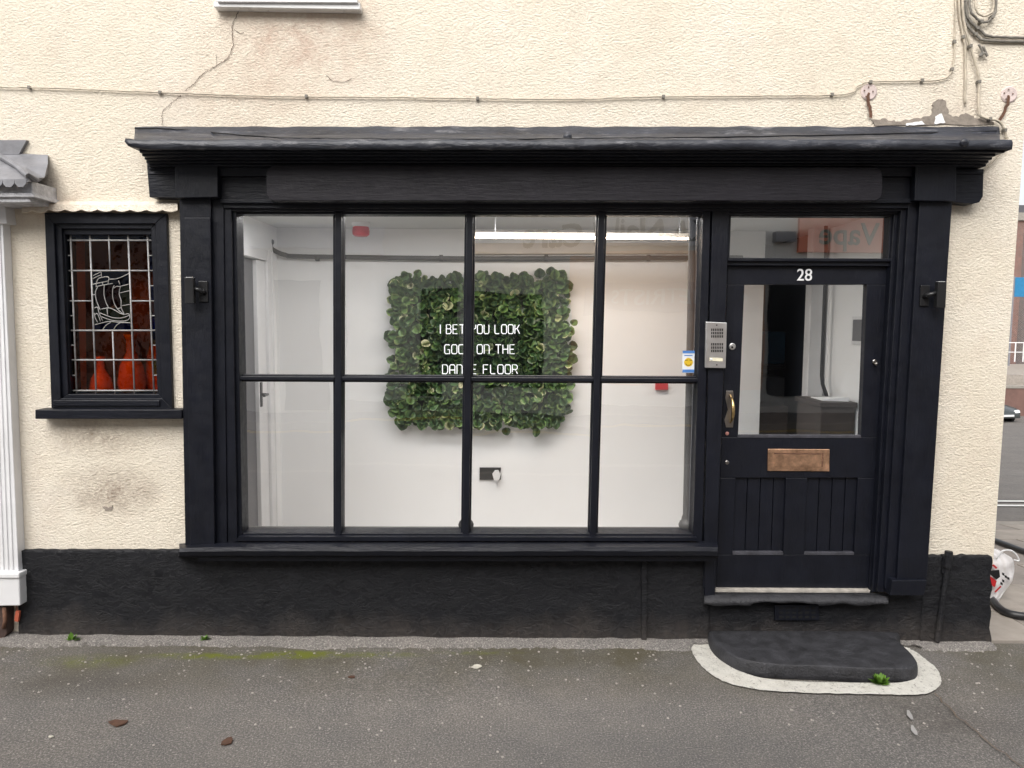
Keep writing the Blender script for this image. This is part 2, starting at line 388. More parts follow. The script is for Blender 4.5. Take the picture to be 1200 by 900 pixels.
# ================================================================ GROUND
XE = W(1180, 430).x                     # building's street corner
KY = -4.55                              # kerb line behind the camera
def grid(x0, x1, y0, y1, nx, ny, zf):
    b = MB(); V = [[b.bm.verts.new((x0+(x1-x0)*i/nx, y0+(y1-y0)*j/ny, zf(x0+(x1-x0)*i/nx, y0+(y1-y0)*j/ny))) for i in range(nx+1)] for j in range(ny+1)]
    for j in range(ny):
        for i in range(nx): b.bm.faces.new((V[j][i], V[j][i+1], V[j+1][i+1], V[j+1][i]))
    return b
def slope(Y): return 0.0 if Y < 1.2 else (-(Y-1.2)*.10 if Y < 36 else -3.48)
PK = G(1195, 748).y                     # asphalt ends, slabs begin beside the corner
def pz(x, y): return noise.noise(Vector((x*.9, y*.9, 0)))*.006*min(1, max(0, -y*3))
struct(grid(-14, 9, KY, 0.0, 230, 46, pz).build('pavement', M['pave'], smooth=True))
struct(grid(-160, 160, -60, 200, 4, 52, lambda x, y: slope(y)-.125).build('ground', M['road']))
struct(MB().box(-40, 40, -9.3, KY-.125, -.3, -.121).build('road', M['road']))
struct(MB().box(-14, 9, KY-.125, KY, -.3, .004).build('kerb', M['kerb'], bevel=.015))
struct(MB().box(-40, 40, -9.425, -9.3, -.3, .002).build('kerb', M['kerb'], bevel=.015))
struct(MB().box(-40, 40, -12.4, -9.425, -.3, -.002).build('pavement', M['pave']))
b = MB()
for y in (-9.15, -9.0): b.box(-40, 40, y, y+.07, -.2, -.117)
struct(b.build('road_marking', M['yellowline']))
# side street pavement: slabs running down the hill
b = MB(); b2 = MB(); rnd = random.Random(3)
y = 0.02; row = 0
while y < 3.15:
    dy = .48 if row else .42
    x = XE-.25 + rnd.uniform(-.2, 0)
    while x < 9:
        dx = rnd.choice((.45, .6, .75)); t_ = (b if rnd.random() < .6 else b2)
        z = [slope(y)+.006, slope(y+dy)+.006]
        g = .006; dz = rnd.uniform(-.003, .003)
        top = [Vector((x+g, y+g, z[0]+dz)), Vector((x+dx-g, y+g, z[0]+dz)), Vector((x+dx-g, y+dy-g, z[1]+dz)), Vector((x+g, y+dy-g, z[1]+dz))]
        t_.loft([[p-Vector((0, 0, .06)) for p in top], top]); x += dx
    y += dy; row += 1
struct(b.build('paving', M['slab'], bevel=.004)); struct(b2.build('paving', M['slab2'], bevel=.004))
b = MB(); b.loft([[Vector((x_, y_, slope(y_)-.03)) for x_, y_ in ((XE-.3, 0.0), (9, 0.0))], [Vector((x_, y_, slope(y_)-.03)) for x_, y_ in ((XE-.3, 3.3), (9, 3.3))]], close=False)
struct(b.build('paving_bed', M['tan']))
b = MB(); b.loft([[Vector((x_, y_, slope(y_)+dz)) for y_, dz in ((3.12, -.3), (3.12, .008), (3.27, .004), (3.27, -.3))] for x_ in (XE-.5, 9)])
struct(b.build('kerb', M['kerb'], bevel=.015))
# white lines across the side street road and the far pavement
b = MB()
for y_ in (5.15, 5.55): b.loft([[Vector((XE, y_, slope(y_)-.112)), Vector((30, y_, slope(y_)-.112))], [Vector((XE, y_+.13, slope(y_+.13)-.112)), Vector((30, y_+.13, slope(y_+.13)-.112))]], close=False)
struct(b.build('road_marking', M['roadline']))

# pale mortar fillet where the plinth meets the pavement
b = MB(); top, mid, bot = [], [], []
for i in range(0, 241):
    px = -60 + i*1225/240; yb = 750+px*.005
    n1 = noise.noise(Vector((px*.03, 0, 0))); n2 = noise.noise(Vector((px*.012, 5, 0)))
    if 812 < px < 1075: n2 = -1.2
    g = G(px, yb+4); g2 = G(px, yb+7+n2*4.5+noise.noise(Vector((px*.15,9,0)))*4-1.5)
    top.append(b.bm.verts.new((g.x, -.005, .03+n1*.006))); mid.append(b.bm.verts.new((g.x, (g.y+g2.y)/2-.015, .016+n1*.006))); bot.append(b.bm.verts.new((g2.x, g2.y-.02, -.006)))
for r0, r1 in ((top, mid), (mid, bot)):
    for i in range(len(r0)-1): b.bm.faces.new((r0[i], r0[i+1], r1[i+1], r1[i]))
tag(b.build('mortar_fillet', M['mortar'], smooth=True), 'pale crumbly mortar strip along the foot of the black plinth', 'mortar strip', kind='structure')

# ================================================================ BUILDING
def ex(y): return 1197-(y-200)*.0722
BLD = thing('terraced_building', 'cream roughcast corner building with black plinth around the black shopfront', 'building')
b = MB()
b.prism([(-300, -520), (ex(-520), -520), (ex(205), 205), (-300, 205)], 0, .25)
b.prism([(-300, 205), (66, 205), (70, 475), (74, 770), (-300, 770)], 0, .25)
b.prism([(66, 205), (240, 205), (240, 258), (66, 258)], 0, .25)
b.prism([(190, 258), (240, 258), (240, 475), (196, 475)], 0, .25)
b.prism([(70, 475), (240, 475), (240, 770), (74, 770)], 0, .25)
b.prism([(240, 645), (828, 645), (828, 770), (240, 770)], 0, .25)
b.prism([(828, 705), (1080, 705), (1080, 770), (828, 770)], 0, .25)
b.prism([(1080, 205), (ex(205), 205), (ex(662), 662), (1058, 662)], 0, .25); b.prism([(1058, 662), (ex(662)-7, 662), (ex(770)-7, 770), (1052, 770)], 0, .25)
b.build('wall', M['stucco'], BLD)
b = MB(); b.loft([[W(ex(-520), -520)+Vector((-.3, .255, 0)), W(ex(-520), -520)+Vector((-.002, .255, 0)), W(ex(770), 770)+Vector((-.03, .255, 0)), W(ex(770), 770)+Vector((-.3, .255, 0))],
                  [W(ex(-520), -520)+Vector((-.3, 6, 0)), W(ex(-520), -520)+Vector((-.002, 6, 0)), W(ex(770), 770)+Vector((-.002, 6, -1)), W(ex(770), 770)+Vector((-.3, 6, -1))]])
b.build('side_wall', M['stucco'], BLD)
# plinth: lumpy black-painted render, stands 25 mm proud
def lumpy(b, poly_rows, Y, amp=.006, sc=9):
    """poly_rows: rows of pixel points -> displaced sheet on plane Y"""
    V = [[None]*len(r) for r in poly_rows]
    for j, r in enumerate(poly_rows):
        for i, (x, y) in enumerate(r):
            p = W(x, y, Y); n_ = noise.noise(Vector((p.x*sc, p.z*sc, 1)))*amp + noise.noise(Vector((p.x*sc*3.5, p.z*sc*5, 4)))*amp*.6
            p.y -= n_; V[j][i] = b.bm.verts.new(p)
    for j in range(len(V)-1):
        for i in range(len(V[0])-1): b.bm.faces.new((V[j][i], V[j][i+1], V[j+1][i+1], V[j+1][i]))
    return V
b = MB()
def plin(x0, x1, ytop, ybot, nx, ny, Y):
    rows = []
    for j in range(ny+1):
        rows.append([(x0(k/nx, j/ny), ytop(k/nx)+(ybot(k/nx)-ytop(k/nx))*j/ny) for k in range(nx+1)])
    V = lumpy(b, rows, Y)
    # returns to the wall at top and sides
    for row_ in (V[0], [r[0] for r in V], [r[-1] for r in V]):
        bk = [b.bm.verts.new((v.co.x, .01, v.co.z)) for v in row_]
        for i in range(len(row_)-1): b.bm.faces.new((row_[i], row_[i+1], bk[i+1], bk[i]))
plin(lambda u, v: 22+u*(832-22), None, lambda u: 645+noise.noise(Vector((u*60, 0, 0)))*1.0, lambda u: 758+u*3, 260, 34, -.028)
plin(lambda u, v: 830+u*(1086-830)-0*v, None, lambda u: 696, lambda u: 760, 90, 20, -.024)
plin(lambda u, v: (1084-v*6)+u*((1162-1084)+v*4)+(math.sin(v*23)*1.2*u), None, lambda u: 652+noise.noise(Vector((u*9, 3, 0)))*2, lambda u: 762, 40, 50, -.034)
b.build('plinth', M['plinth'], BLD, smooth=True)
MB().box(XE-.14, W(1158, 740).x-.005, .1, 6, -1.5, .42).build('side_plinth', M['plinth'], BLD)
# cracks
for i, (pts, wd) in enumerate(((smoothpx([(281, 10), (272, 30), (273, 52), (266, 68), (252, 78), (236, 88), (228, 98), (217, 106)], 5), .006),
                  (smoothpx([(212, 112), (200, 122), (191, 130), (190, 146)], 5), .005),
                  ([(273, 34), (282, 40), (286, 38)], .004), ([(254, 76), (253, 64)], .003),
                  ([(382, 88), (390, 95), (400, 97), (412, 92)], .004), ([(1105, 225), (1112, 208)], .005))):
    pts = wob(pts, .9, 3, i); n_ = len(pts)
    MB().ribbon([W(x, y, -.004) for x, y in pts], [wd*(.35+.65*abs(noise.noise(Vector((k*.7, i, 0)))*1.6)) for k in range(n_)]).build('crack', M['crack'], BLD)
# fallen render above the cornice, right
b = MB()
def patch(b, pts, Y=-.005, amp=1.2, seed=1, yb=.004):
    P = wob(list(pts)+[pts[0]], amp, 5, seed)[:-1]; b.prism(P, Y, yb)
patch(b, [(1022, 141), (1036, 139), (1050, 142), (1075, 139), (1092, 134), (1094, 120), (1101, 116), (1109, 118), (1112, 134), (1122, 137), (1132, 133), (1143, 138), (1162, 138), (1166, 146), (1025, 147)], seed=4)
b.build('bare_render_patch', M['tan'], BLD)
b = MB(); patch(b, [(1097, 136), (1103, 133), (1108, 144), (1095, 145)], -.008, .6, 3); patch(b, [(1062, 144), (1080, 142), (1085, 146), (1062, 147)], -.008, .5, 5); b.build('filler_patch', M['wallw'], BLD)
for k, (px, py, tail) in enumerate(((1018, 108, [(1018, 108), (1017, 120), (1020, 128), (1020, 138)]), (1182, 111, [(1182, 111), (1181, 122), (1175, 135), (1171, 141)]))):
    r = MB(); c0 = W(px, py, 0); r.lathe(c0+Vector((0, .004, 0)), (0, -1, 0), [(0, .043), (.008, .042), (.012, .036), (.011, .0)], 22)
    hp = r.build('filled_hole', M['pink'], BLD, smooth=False)
    MB().ribbon([W(x, y, -.013) for x, y in wob(tail, .8, 3, k)], [.012, .014]+[.016]*(3*(len(tail)-1)-1)).build('rust_streak', M['rust'], hp)
    for q_, (dx, dy) in enumerate(((-5, -2), (5, -1), (0, -6), (-3, 5))):
        MB().lathe(W(px+dx, py+dy, -.012), (0, -1, 0), [(0, .004), (.002, .003)], 8).build('old_fixing', M['rust'], hp)
b = MB(); patch(b, [(120, 593), (127, 595), (132, 593), (131, 598), (123, 598)], -.004, .6, 8); b.build('chipped_hole', M['tan'], BLD)

# ---------------------------------------------------------------- drip mould over the leaded window
b = MB(); xs = [x for x in range(26, 209, 2)]
L0 = []
for i, x in enumerate(xs):
    yb = 246+x*.004+2.4*abs(math.sin(x*.165))+(1.2 if x < 55 else 0)
    yt = 235.5+x*.003+noise.noise(Vector((x*.1, 0, 0)))
    L0.append([W(x, yt, 0)+Vector((0, .004, 0)), W(x, yt+.5, -.02), W(x, yt+4, -.05), W(x, yb-1, -.062), W(x, yb, -.05), W(x, yb-1, 0)+Vector((0, .004, 0))])
b.loft(L0); b.build('drip_mould', M['stucco'], BLD, smooth=False)

# ---------------------------------------------------------------- leaded window
LW = bpy.data.objects.new('leaded_window', None); COL.objects.link(LW); LW.parent = BLD; LW['label'] = 'small stained glass window with a sailing ship panel in a black frame'
def lq(x0, y0, x1, y1): return None
b = MB()
def frame(b, o, i, yf, yb):              # outer and inner quads in px: TL TR BR BL
    for k in range(4):
        j = (k+1) % 4; b.prism([o[k], o[j], i[j], i[k]], yf, yb)
frame(b, [(52, 249), (195, 250), (202, 479), (60, 478)], [(63, 262), (182, 262), (190, 467), (71, 467)], -.022, .1)
frame(b, [(62.5, 261.5), (182.5, 261.5), (190.5, 467.5), (70.5, 467.5)], [(72, 268), (177, 268), (186, 462), (80, 462)], -.006, .11)
frame(b, [(71.5, 267.5), (178.5, 267.5), (187.5, 468.5), (79.5, 468.5)], [(76, 275), (177, 275), (184.5, 464), (83, 464)], .012, .11)
b.build('frame', M['black'], LW, bevel=.003)
b = MB(); b.q(62, 469, 187, 476, -.03, .05); b.q(41, 480, 213, 491, -.085, .02, x2=41, x3=213); b.build('sill', M['blackh'], LW, bevel=.004)
TL, TR, BR, BL = (76, 275), (179, 275), (187, 467), (83.5, 467)
def bl(u, v):
    a = (TL[0]+(TR[0]-TL[0])*u, TL[1]+(TR[1]-TL[1])*u); c = (BL[0]+(BR[0]-BL[0])*u, BL[1]+(BR[1]-BL[1])*u)
    return (a[0]+(c[0]-a[0])*v, a[1]+(c[1]-a[1])*v)
US = [0, .065, .285, .50, .72, .94, 1.0]; VS = [0, .035, .22, .405, .585, .765, .952, 1.0]
YG = .036
def tinted(name, c, ior=1.45): return glass(name, c, ior, .03, .15, 14)
tg = dict(red=tinted('dark_red_glass', (.86, .50, .24)), red2=tinted('deep_red_glass', (.78, .42, .22)), blue=tinted('blue_glass', (.14, .22, .75)),
          green=tinted('green_glass', (.36, .55, .48)), plum=tinted('plum_glass', (.42, .34, .42)), navy=tinted('navy_glass', (.32, .45, .66)))
def pane(px, mat, nm='pane', Y=YG): MB().prism(px, Y, Y+.003).build(nm, mat, LW)
rnd = random.Random(5)
for j in range(7):
    for i in range(6):
        u0, u1, v0, v1 = US[i], US[i+1], VS[j], VS[j+1]
        if i in (2, 3) and j in (2, 3): continue
        if i in (0, 5) and 1 <= j <= 5:
            vm = (v0+v1)/2
            for (a, c_) in ((v0, vm), (vm, v1)):
                pane([bl(u0, a), bl(u1, a), bl(u1, c_), bl(u0, c_)], tg[rnd.choice(['blue', 'red2', 'navy', 'green', 'plum'])])
        else:
            k = 'navy' if j in (0, 6) else rnd.choice(['red', 'red2', 'red'])
            pane([bl(u0, v0), bl(u1, v0), bl(u1, v1), bl(u0, v1)], tg[k])
def sp(x, y): return (70+x/9, 300+y/9)
def spl(L): return [sp(*p) for p in L]
pane(spl([(340, 160), (735, 160), (738, 300), (640, 320), (570, 340), (560, 295), (345, 330)]), tg['navy'])
pane(spl([(345, 330), (380, 325), (378, 380), (385, 460), (415, 540), (430, 600), (355, 600)]), tg['green'])
pane(spl([(380, 325), (560, 292), (575, 340), (560, 430), (580, 510), (515, 548), (430, 565), (415, 540), (385, 460), (378, 380)]), tg['plum'], Y=YG+.0005)
pane(spl([(575, 340), (640, 320), (628, 400), (648, 470), (650, 545), (600, 548), (580, 510), (560, 430)]), tg['plum'])
pane(spl([(640, 320), (738, 300), (750, 620), (690, 615), (650, 545), (648, 470), (628, 400)]), tg['green'])
pane(spl([(355, 600), (430, 600), (430, 565), (515, 548), (650, 548), (690, 615), (750, 620), (752, 700), (362, 720)]), tg['green'], Y=YG+.001)
pane(spl([(362, 720), (752, 700), (758, 782), (366, 772)]), tg['blue'])
came = MB()
def cm(pts, r=.0042, Y=YG): came.tube([W(x, y, Y) for x, y in pts], r, 6)
for i, u in enumerate(US[1:-1]):
    if i == 2:
        cm([bl(u, 0), bl(u, VS[2])]); cm([bl(u, VS[4]), bl(u, 1)])
    else: cm([bl(u, 0), bl(u, 1)], .0048)
for j, v in enumerate(VS[1:-1]):
    if j == 2: cm([bl(0, v), bl(US[2], v)]); cm([bl(US[4], v), bl(1, v)])
    else: cm([bl(0, v), bl(1, v)], .0048)
    if j < 5:
        vm = (v+VS[j+2])/2; cm([bl(0, vm), bl(US[1], vm)], .003); cm([bl(US[5], vm), bl(1, vm)], .003)
came.build('lead_lines', M['came'], LW, smooth=True)
ship = MB()
for L in ([(400, 330), (378, 380), (385, 460), (415, 540), (430, 570)], [(380, 325), (470, 305), (560, 290)], [(470, 305), (468, 400), (485, 480), (515, 545)],
          [(575, 310), (560, 350), (560, 430), (580, 510), (625, 575), (690, 620)], [(570, 340), (600, 320), (640, 320), (735, 295)],
          [(640, 320), (628, 400), (648, 470), (650, 545), (680, 610)], [(440, 560), (515, 548), (570, 565), (630, 600), (680, 620)], [(615, 555), (650, 545)],
          [(425, 600), (500, 630), (560, 650), (640, 655), (700, 640), (735, 620), (720, 610), (690, 615)], [(440, 640), (520, 670), (600, 685), (690, 685), (735, 660), (735, 620)],
          [(365, 550), (400, 540), (415, 600), (455, 685)], [(370, 620), (400, 610), (430, 690)], [(365, 600), (375, 650), (400, 700)],
          [(370, 725), (450, 705), (530, 690), (620, 700), (745, 705)], [(455, 775), (490, 730), (540, 700)], [(570, 775), (600, 730), (640, 705)],
          [(350, 210), (400, 185), (435, 170), (440, 220)], [(350, 240), (400, 215), (440, 200)], [(385, 290), (400, 250), (430, 230), (510, 220), (515, 260), (450, 278), (385, 290)],
          [(385, 320), (385, 290)], [(515, 245), (600, 240), (680, 210), (735, 180)], [(345, 300), (385, 290)], [(515, 260), (510, 300)], [(620, 260), (635, 300)],
          [(635, 390), (740, 365)], [(655, 525), (742, 510)], [(500, 555), (505, 620)], [(350, 410), (378, 405)], [(450, 278), (455, 305)]):
    ship.tube([W(x, y, YG-.002) for x, y in smoothpx(spl(L), 4)], .0024, 5)
ship.build('ship_lines', M['came'], LW, smooth=True)
# dark room behind the leaded window
b = MB(); x0, x1 = W(60, 300, .25).x-.15, W(205, 300, .25).x+.1
z0, z1 = W(60, 480, .25).z-.1, W(60, 250, .25).z+.1
b.box(x0, x1, .62, .64, z0, z1); b.box(x0-.02, x0, .25, .64, z0, z1); b.box(x1, x1+.02, .25, .64, z0, z1)
b.box(x0-.02, x1+.02, .25, .64, z1, z1+.02); b.box(x0-.02, x1+.02, .25, .64, z0-.02, z0)
b.build('window_niche', simple('niche_brown_paint', (.42, .26, .24), .8), BLD)
vz = W(130, 468, .25).z
for k, (px, ph, rad, lab) in enumerate(((126, 418, .062, 'short round orange vase behind the lower leaded panes'), (152, 392, .075, 'tall orange vase in the middle behind the leaded window'), (172, 372, .06, 'tallest orange vase behind the right leaded panes'))):
    c0 = Vector((W(px, 460, .22).x, .16+.09*k, vz-.02)); h = W(px, ph, c0.y).z-c0.z
    prof = [(0, rad*.5), (h*.05, rad*.7), (h*.3, rad), (h*.55, rad*.8), (h*.75, rad*.32), (h*.92, rad*.3), (h, rad*.48)]
    tag(MB().lathe((c0.x, c0.y, c0.z), (0, 0, 1), prof, 24).build('vase', simple('orange_glaze', (.52, .26, .05), .25, .15, 6), None, smooth=True), lab, 'vase', 'orange vases behind the leaded window')
MB().box(x0, x1, .1, .6, vz-.04, vz-.02).build('window_shelf', M['wood'], BLD)

# ---------------------------------------------------------------- upper window (only its sill dips into view)
UW = bpy.data.objects.new('upper_window', None); COL.objects.link(UW); UW.parent = BLD
b = MB(); b.prism([(250, 2), (422, 3), (422, 11), (250, 8)], -.055, .0); b.prism([(254, -4), (419, -4), (419, 3), (254, 2)], -.07, .0); b.build('sill', M['upvc'], UW, bevel=.003)
b = MB(); frame(b, [(255, -170), (418, -170), (418, -4), (255, -4)], [(266, -158), (407, -158), (407, -14), (266, -14)], -.02, -.001); b.build('frame', M['upvc'], UW, bevel=.003)
MB().prism([(264, -160), (409, -160), (409, -12), (264, -12)], -.008, -.003).build('pane', simple('dark_window_glass', (.03, .035, .04), .05, .05, 2, 0), UW)

# ================================================================ SHOPFRONT
SH = thing('shopfront', 'black painted timber shopfront with eight panes, blank sign board and glazed door', 'shopfront')
# --- lead flashing
b = MB(); N = 220; rows = []
prof = [(148, 0.004, 158, 1170), (149.5, -.012, 158, 1171), (155.5, -.045, 158, 1172), (157, -.06, 158, 1172), (163.5, -.27, 157, 1172), (164, -.285, 147, 1186), (168, -.292, 146, 1187), (175, -.290, 150, 1186), (176, -.27, 160, 1183)]
for k, (py, Y, xa, xb) in enumerate(prof):
    r_ = []
    for i in range(N+1):
        u = i/N; x = xa+(xb-xa)*u
        dy = noise.noise(Vector((x*.02, k*.7, 0)))*1.3+noise.noise(Vector((x*.09, k*1.3, 3)))*.6
        if k in (0, 1): dy = noise.noise(Vector((x*.035, 0, 0)))*1.6
        if k in (5, 6) and x < 172: dy -= 2.0*(172-x)/26
        if k in (7, 8) and x < 172: dy -= 4.5*(172-x)/26
        dY = noise.noise(Vector((x*.03, k, 8)))*.006 + noise.noise(Vector((x*.15, k, 2)))*.004
        if x > 677 and k >= 3: dY += .006
        if k in (2, 3): dy += 4*max(0, 1-(x-158)/230)*(-1 if x < 250 else 1)*.6
        r_.append(b.bm.verts.new(W(x, py+dy+(u-.5)*0, Y+(dY if 0 < k else 0))))
    rows.append(r_)
for a, c_ in zip(rows, rows[1:]):
    for i in range(N): b.bm.faces.new((a[i], a[i+1], c_[i+1], c_[i]))
for side in (0, -1):
    vs = [r_[side] for r_ in rows]; bk = [b.bm.verts.new((v.co.x, .004, v.co.z)) for v in vs]
    for i in range(len(vs)-1): b.bm.faces.new((vs[i], vs[i+1], bk[i+1], bk[i]))
b.lathe(W(1130, 167, -.29), (0, -1, 0), [(0, .02), (.004, .02), (.010, .012), (.011, .0)], 12)
b.lathe(W(665, 160, -.20), (0, -1, .3), [(0, .022), (.010, .02), (.014, .0)], 10)
SEAM = [(158, 150), (200, 151), (260, 156), (330, 161.5), (420, 162.5), (560, 163), (676, 162.5), (760, 161.5), (850, 160.5), (960, 158.5), (1060, 156), (1168, 153.5)]
def seamY(y): return -.045-max(0, (y-155.5))/8*.215 if y > 155.5 else -.02
CO = bpy.data.objects.new('cornice', None); COL.objects.link(CO); CO.parent = SH
def leadmat():
    m = bpy.data.materials.new('worn_painted_lead'); t = nodes(m)
    n1 = nz(t, 9, 6, .7, mapped(t, (.5, 1, 1.4))); c = mixc(t, ramp(t, n1, [(.35, 0.0), (.7, 1.0)]), (.010, .012, .019), (.034, .038, .052))
    s_ = nz(t, 14, 6, .75, mapped(t, (.35, 1, 1.6))); c = mixc(t, ramp(t, s_, [(.55, 0.0), (.66, .6)]), c, (.20, .20, .215))
    finish(t, c, ramp(t, n1, [(.3, .35), (.7, .6)]), [(nz(t, 8, 5, .6, mapped(t, (.5, 1, 2)), .6), .7, .018), (nz(t, 60, 4), .35, .003)], spec=.6); return m
b.build('lead_flashing', leadmat(), CO, smooth=True)
MB().tube([W(x, y, seamY(y)-.012) for x, y in wob(smoothpx(SEAM, 4), .35, 2, 5)], .0035, 6).build('lap_seam', M['crack2'], CO, smooth=True)  # dark tube drawn along the crease of the lap
b = MB()
b.q(163, 173, 1178, 179, -.262, .0); b.q(166, 178, 1167, 183, -.235, .0); b.q(169, 182, 1163, 187, -.19, 0.0)
b.q(171, 186, 1159, 191, -.155, 0); b.q(172, 190, 1156, 195, -.125, 0)
b.build('moulding', M['blackh'], CO, bevel=.004)
# --- frieze
b = MB()
b.prism([(172, 194.5), (208, 194.5), (208, 232), (175, 231)], -.075, .0)
b.prism([(1115, 198), (1153, 198), (1152, 230), (1148, 237), (1140, 239), (1118, 237)], -.075, .0)
b.q(252, 193, 1072, 206.5, -.095, 0); b.q(258, 205, 1068, 234, -.072, 0)
b.q(174, 196, 206, 199, -.083, 0); b.q(174, 202, 206, 204.5, -.080, 0); b.q(1118, 200, 1153, 204, -.083, 0)
b.build('frieze', M['blackh'], SH, bevel=.003)
# --- sign board
P = []
for cx, cy, a0 in ((1024, 206, -90), (1024, 225, 0), (322, 225, 90), (322, 204, 180)):
    for k in range(5):
        a = R(a0+90*k/4); P.append((cx+10*math.cos(a), cy+10*math.sin(a)*1.02))
MB().prism(P, -.150, -.09).build('sign_board', M['blackg'], SH, bevel=.003)
# --- pilasters
def pil(cap, shafts, base, nm):
    p = bpy.data.objects.new(nm, None); COL.objects.link(p); p.parent = SH
    b = MB(); b.prism(cap, -.122, 0); b.prism([(cap[0][0]+1, cap[0][1]-5), (cap[1][0]-1, cap[1][1]-5), (cap[1][0]-1, cap[1][1]), (cap[0][0]+1, cap[0][1])], -.113, 0)
    b.build('capital', M['black'], p, bevel=.003)
    b = MB()
    for P_, Y in shafts: b.prism(P_, Y, .0)
    b.build('shaft', M['black'], p, bevel=.003)
    if base: MB().prism(base, -.11, 0).build('base_block', M['black'], p, bevel=.004)
    return p
pil([(205, 185), (255, 185), (255, 231), (205, 232)], [([(210, 231), (247, 231), (252, 642), (217, 642)], -.075), ([(215.5, 255), (246.5, 255), (251.5, 640), (223, 640)], -.088), ([(247, 232), (262, 232), (266, 640), (252, 640)], -.058)], None, 'pilaster')
pil([(1073, 190), (1121, 190), (1120, 236), (1072, 235)], [([(1078, 235), (1116, 236), (1086, 684), (1051, 684)], -.088), ([(1065, 236), (1080, 236), (1052, 690), (1037, 690)], -.066)], [(1046, 680), (1087, 680), (1083, 698), (1043, 698)], 'pilaster')
# --- head moulding over window and door
b = MB(); b.q(258, 233, 1070, 238, -.082, 0); b.q(262, 237.5, 1068, 244, -.062, .06, y2=238); b.q(264, 243.5, 1066, 247.5, -.045, .06); b.q(266, 246.5, 1062, 251, -.02, .06)
b.build('head_moulding', M['blackh'], SH, bevel=.003)
# --- window frame and mullions
YW = -.012
b = MB()
b.prism([(261.5, 244), (271, 244), (278, 634), (267, 640)], -.05, .07); b.prism([(270, 246), (277, 246), (284, 632), (277, 632)], -.03, .07)
b.prism([(833, 246), (824, 246), (812, 632), (823, 640)], -.03, .07)
b.q(275, 247, 826, 252.5, -.008, .07, y2=248.5, y3=251)
b.prism([(280, 624.5), (815, 625.5), (817, 631), (279, 630)], -.022, .09)
b.build('window_frame', M['black'], SH, bevel=.003)
for (xt, xb) in ((389, 389), (543.5, 538.5), (698, 687.5)):
    b = MB(); b.prism([(xt+1.0, 250), (xt+13.5, 250), (xb+13, 629), (xb+1.5, 629)], .004, .05)
    b.prism([(xt+3.5, 249), (xt+11, 249), (xb+11, 631), (xb+3.5, 631)], -.028, .004)
    b.build('mullion', M['black'], SH, bevel=.004)
XG = [(277, 389+1.5), (402, 544.5), (557, 699), (711, 824)]; XH = [(283, 390), (402, 540), (551, 689.5), (700.5, 813)]
def lerp(a, b_, t): return a+(b_-a)*t
for k in range(4):
    xa = lerp(XG[k][0], XH[k][0], .5)-2; xb = lerp(XG[k][1], XH[k][1], .5)+2
    b = MB(); y0 = 437.5+xa*.0045; y1 = 437.5+xb*.0045
    b.prism([(xa, y0), (xb, y1), (xb, y1+8.5), (xa, y0+8.5)], .003, .048); b.prism([(xa, y0+2.2), (xb, y1+2.2), (xb, y1+6.5), (xa, y0+6.5)], -.022, .004)
    b.build('glazing_bar', M['black'], SH, bevel=.003)
# --- panes: old sashes, each glass sits at its own slight tilt
rnd = random.Random(11)
tilts = [(.004, -.003), (-.002, -.002), (.003, .003), (-.003, .001), (.002, .002), (.003, -.003), (-.004, .002), (.001, -.002)]
for k in range(4):
    for r_ in range(2):
        xa0, xb0 = (XG[k] if r_ == 0 else (lerp(XG[k][0], XH[k][0], .5), lerp(XG[k][1], XH[k][1], .5)))
        xa1, xb1 = ((lerp(XG[k][0], XH[k][0], .5), lerp(XG[k][1], XH[k][1], .5)) if r_ == 0 else XH[k])
        ya, yb_ = ((249, 442) if r_ == 0 else (443, 629))
        tx, tz = tilts[k+4*r_]; Y = .024
        P = [W(xa0-3, ya, Y-tx+tz), W(xb0+3, ya, Y+tx+tz), W(xb1+3, yb_+1, Y+tx-tz), W(xa1-3, yb_, Y-tx-tz)]
        b = MB(); b.face(P); b.build('pane', M['glass'], SH, recalc=False)
# --- sill
b = MB()
b.prism([(279, 629), (817, 630), (819, 634), (277, 634)], -.06, .08)
L = []
for x in [210+i*(841-210)/60 for i in range(61)]:
    n_ = noise.noise(Vector((x*.03, 2, 0)))*.8; e = 3 if x < 250 else 0
    e = 2.5*max(0, 1-(x-210)/45)
    L.append([W(x, 634+e*1.2, -.02), W(x, 637.5+n_*.3+e, -.10), W(x, 641+n_+e*.6, -.150), W(x, 646+n_*.7+e*.3, -.158), W(x, 651+n_*.5, -.148), W(x, 653, -.115), W(x, 653, .02)])
b.loft(L)
b.q(232, 652, 838, 657.5, -.105, .0); b.build('sill', M['blackh'], SH, bevel=0)
# --- iron columns just inside the glass (their bulb feet show at the mullion and the right edge)
for (xt, xb, yt_, yb_) in ((550.5, 546, 250, 628), (812, 804, 250, 628)):
    c0 = W(xb, 630, .10); c1 = W(xt, 236, .10)
    ax = c1-c0; h = ax.length
    MB().lathe(c0, ax, [(0, .034), (.03, .036), (.045, .030), (.055, .040), (.075, .043), (.092, .036), (.10, .028), (.115, .026), (.13, .0205), (h*.5, .019), (h-.1, .019), (h-.06, .027), (h-.03, .033), (h, .035)], 20).build('iron_column', M['darkpipe'] if xt > 600 else M['black'], SH, smooth=True)
# inner timber lining right of the window
MB().prism([(819, 250), (829, 250), (816, 631), (807, 631)], .06, .14).build('window_lining', M['greylead'], SH, bevel=.003)
# inner sill
MB().prism([(270, 617.5), (815, 618.5), (822, 632), (270, 631)], .085, .105).build('inner_sill', M['darkpipe'], SH, bevel=.003)
# --- post between window and door, with foot
b = MB(); b.prism([(835, 244), (855, 244), (839, 690), (824, 690)], -.04, .12); b.prism([(826, 652), (838, 652), (838, 701), (826, 701)], -.05, .02)
b.build('door_post', M['black'], SH, bevel=.004)
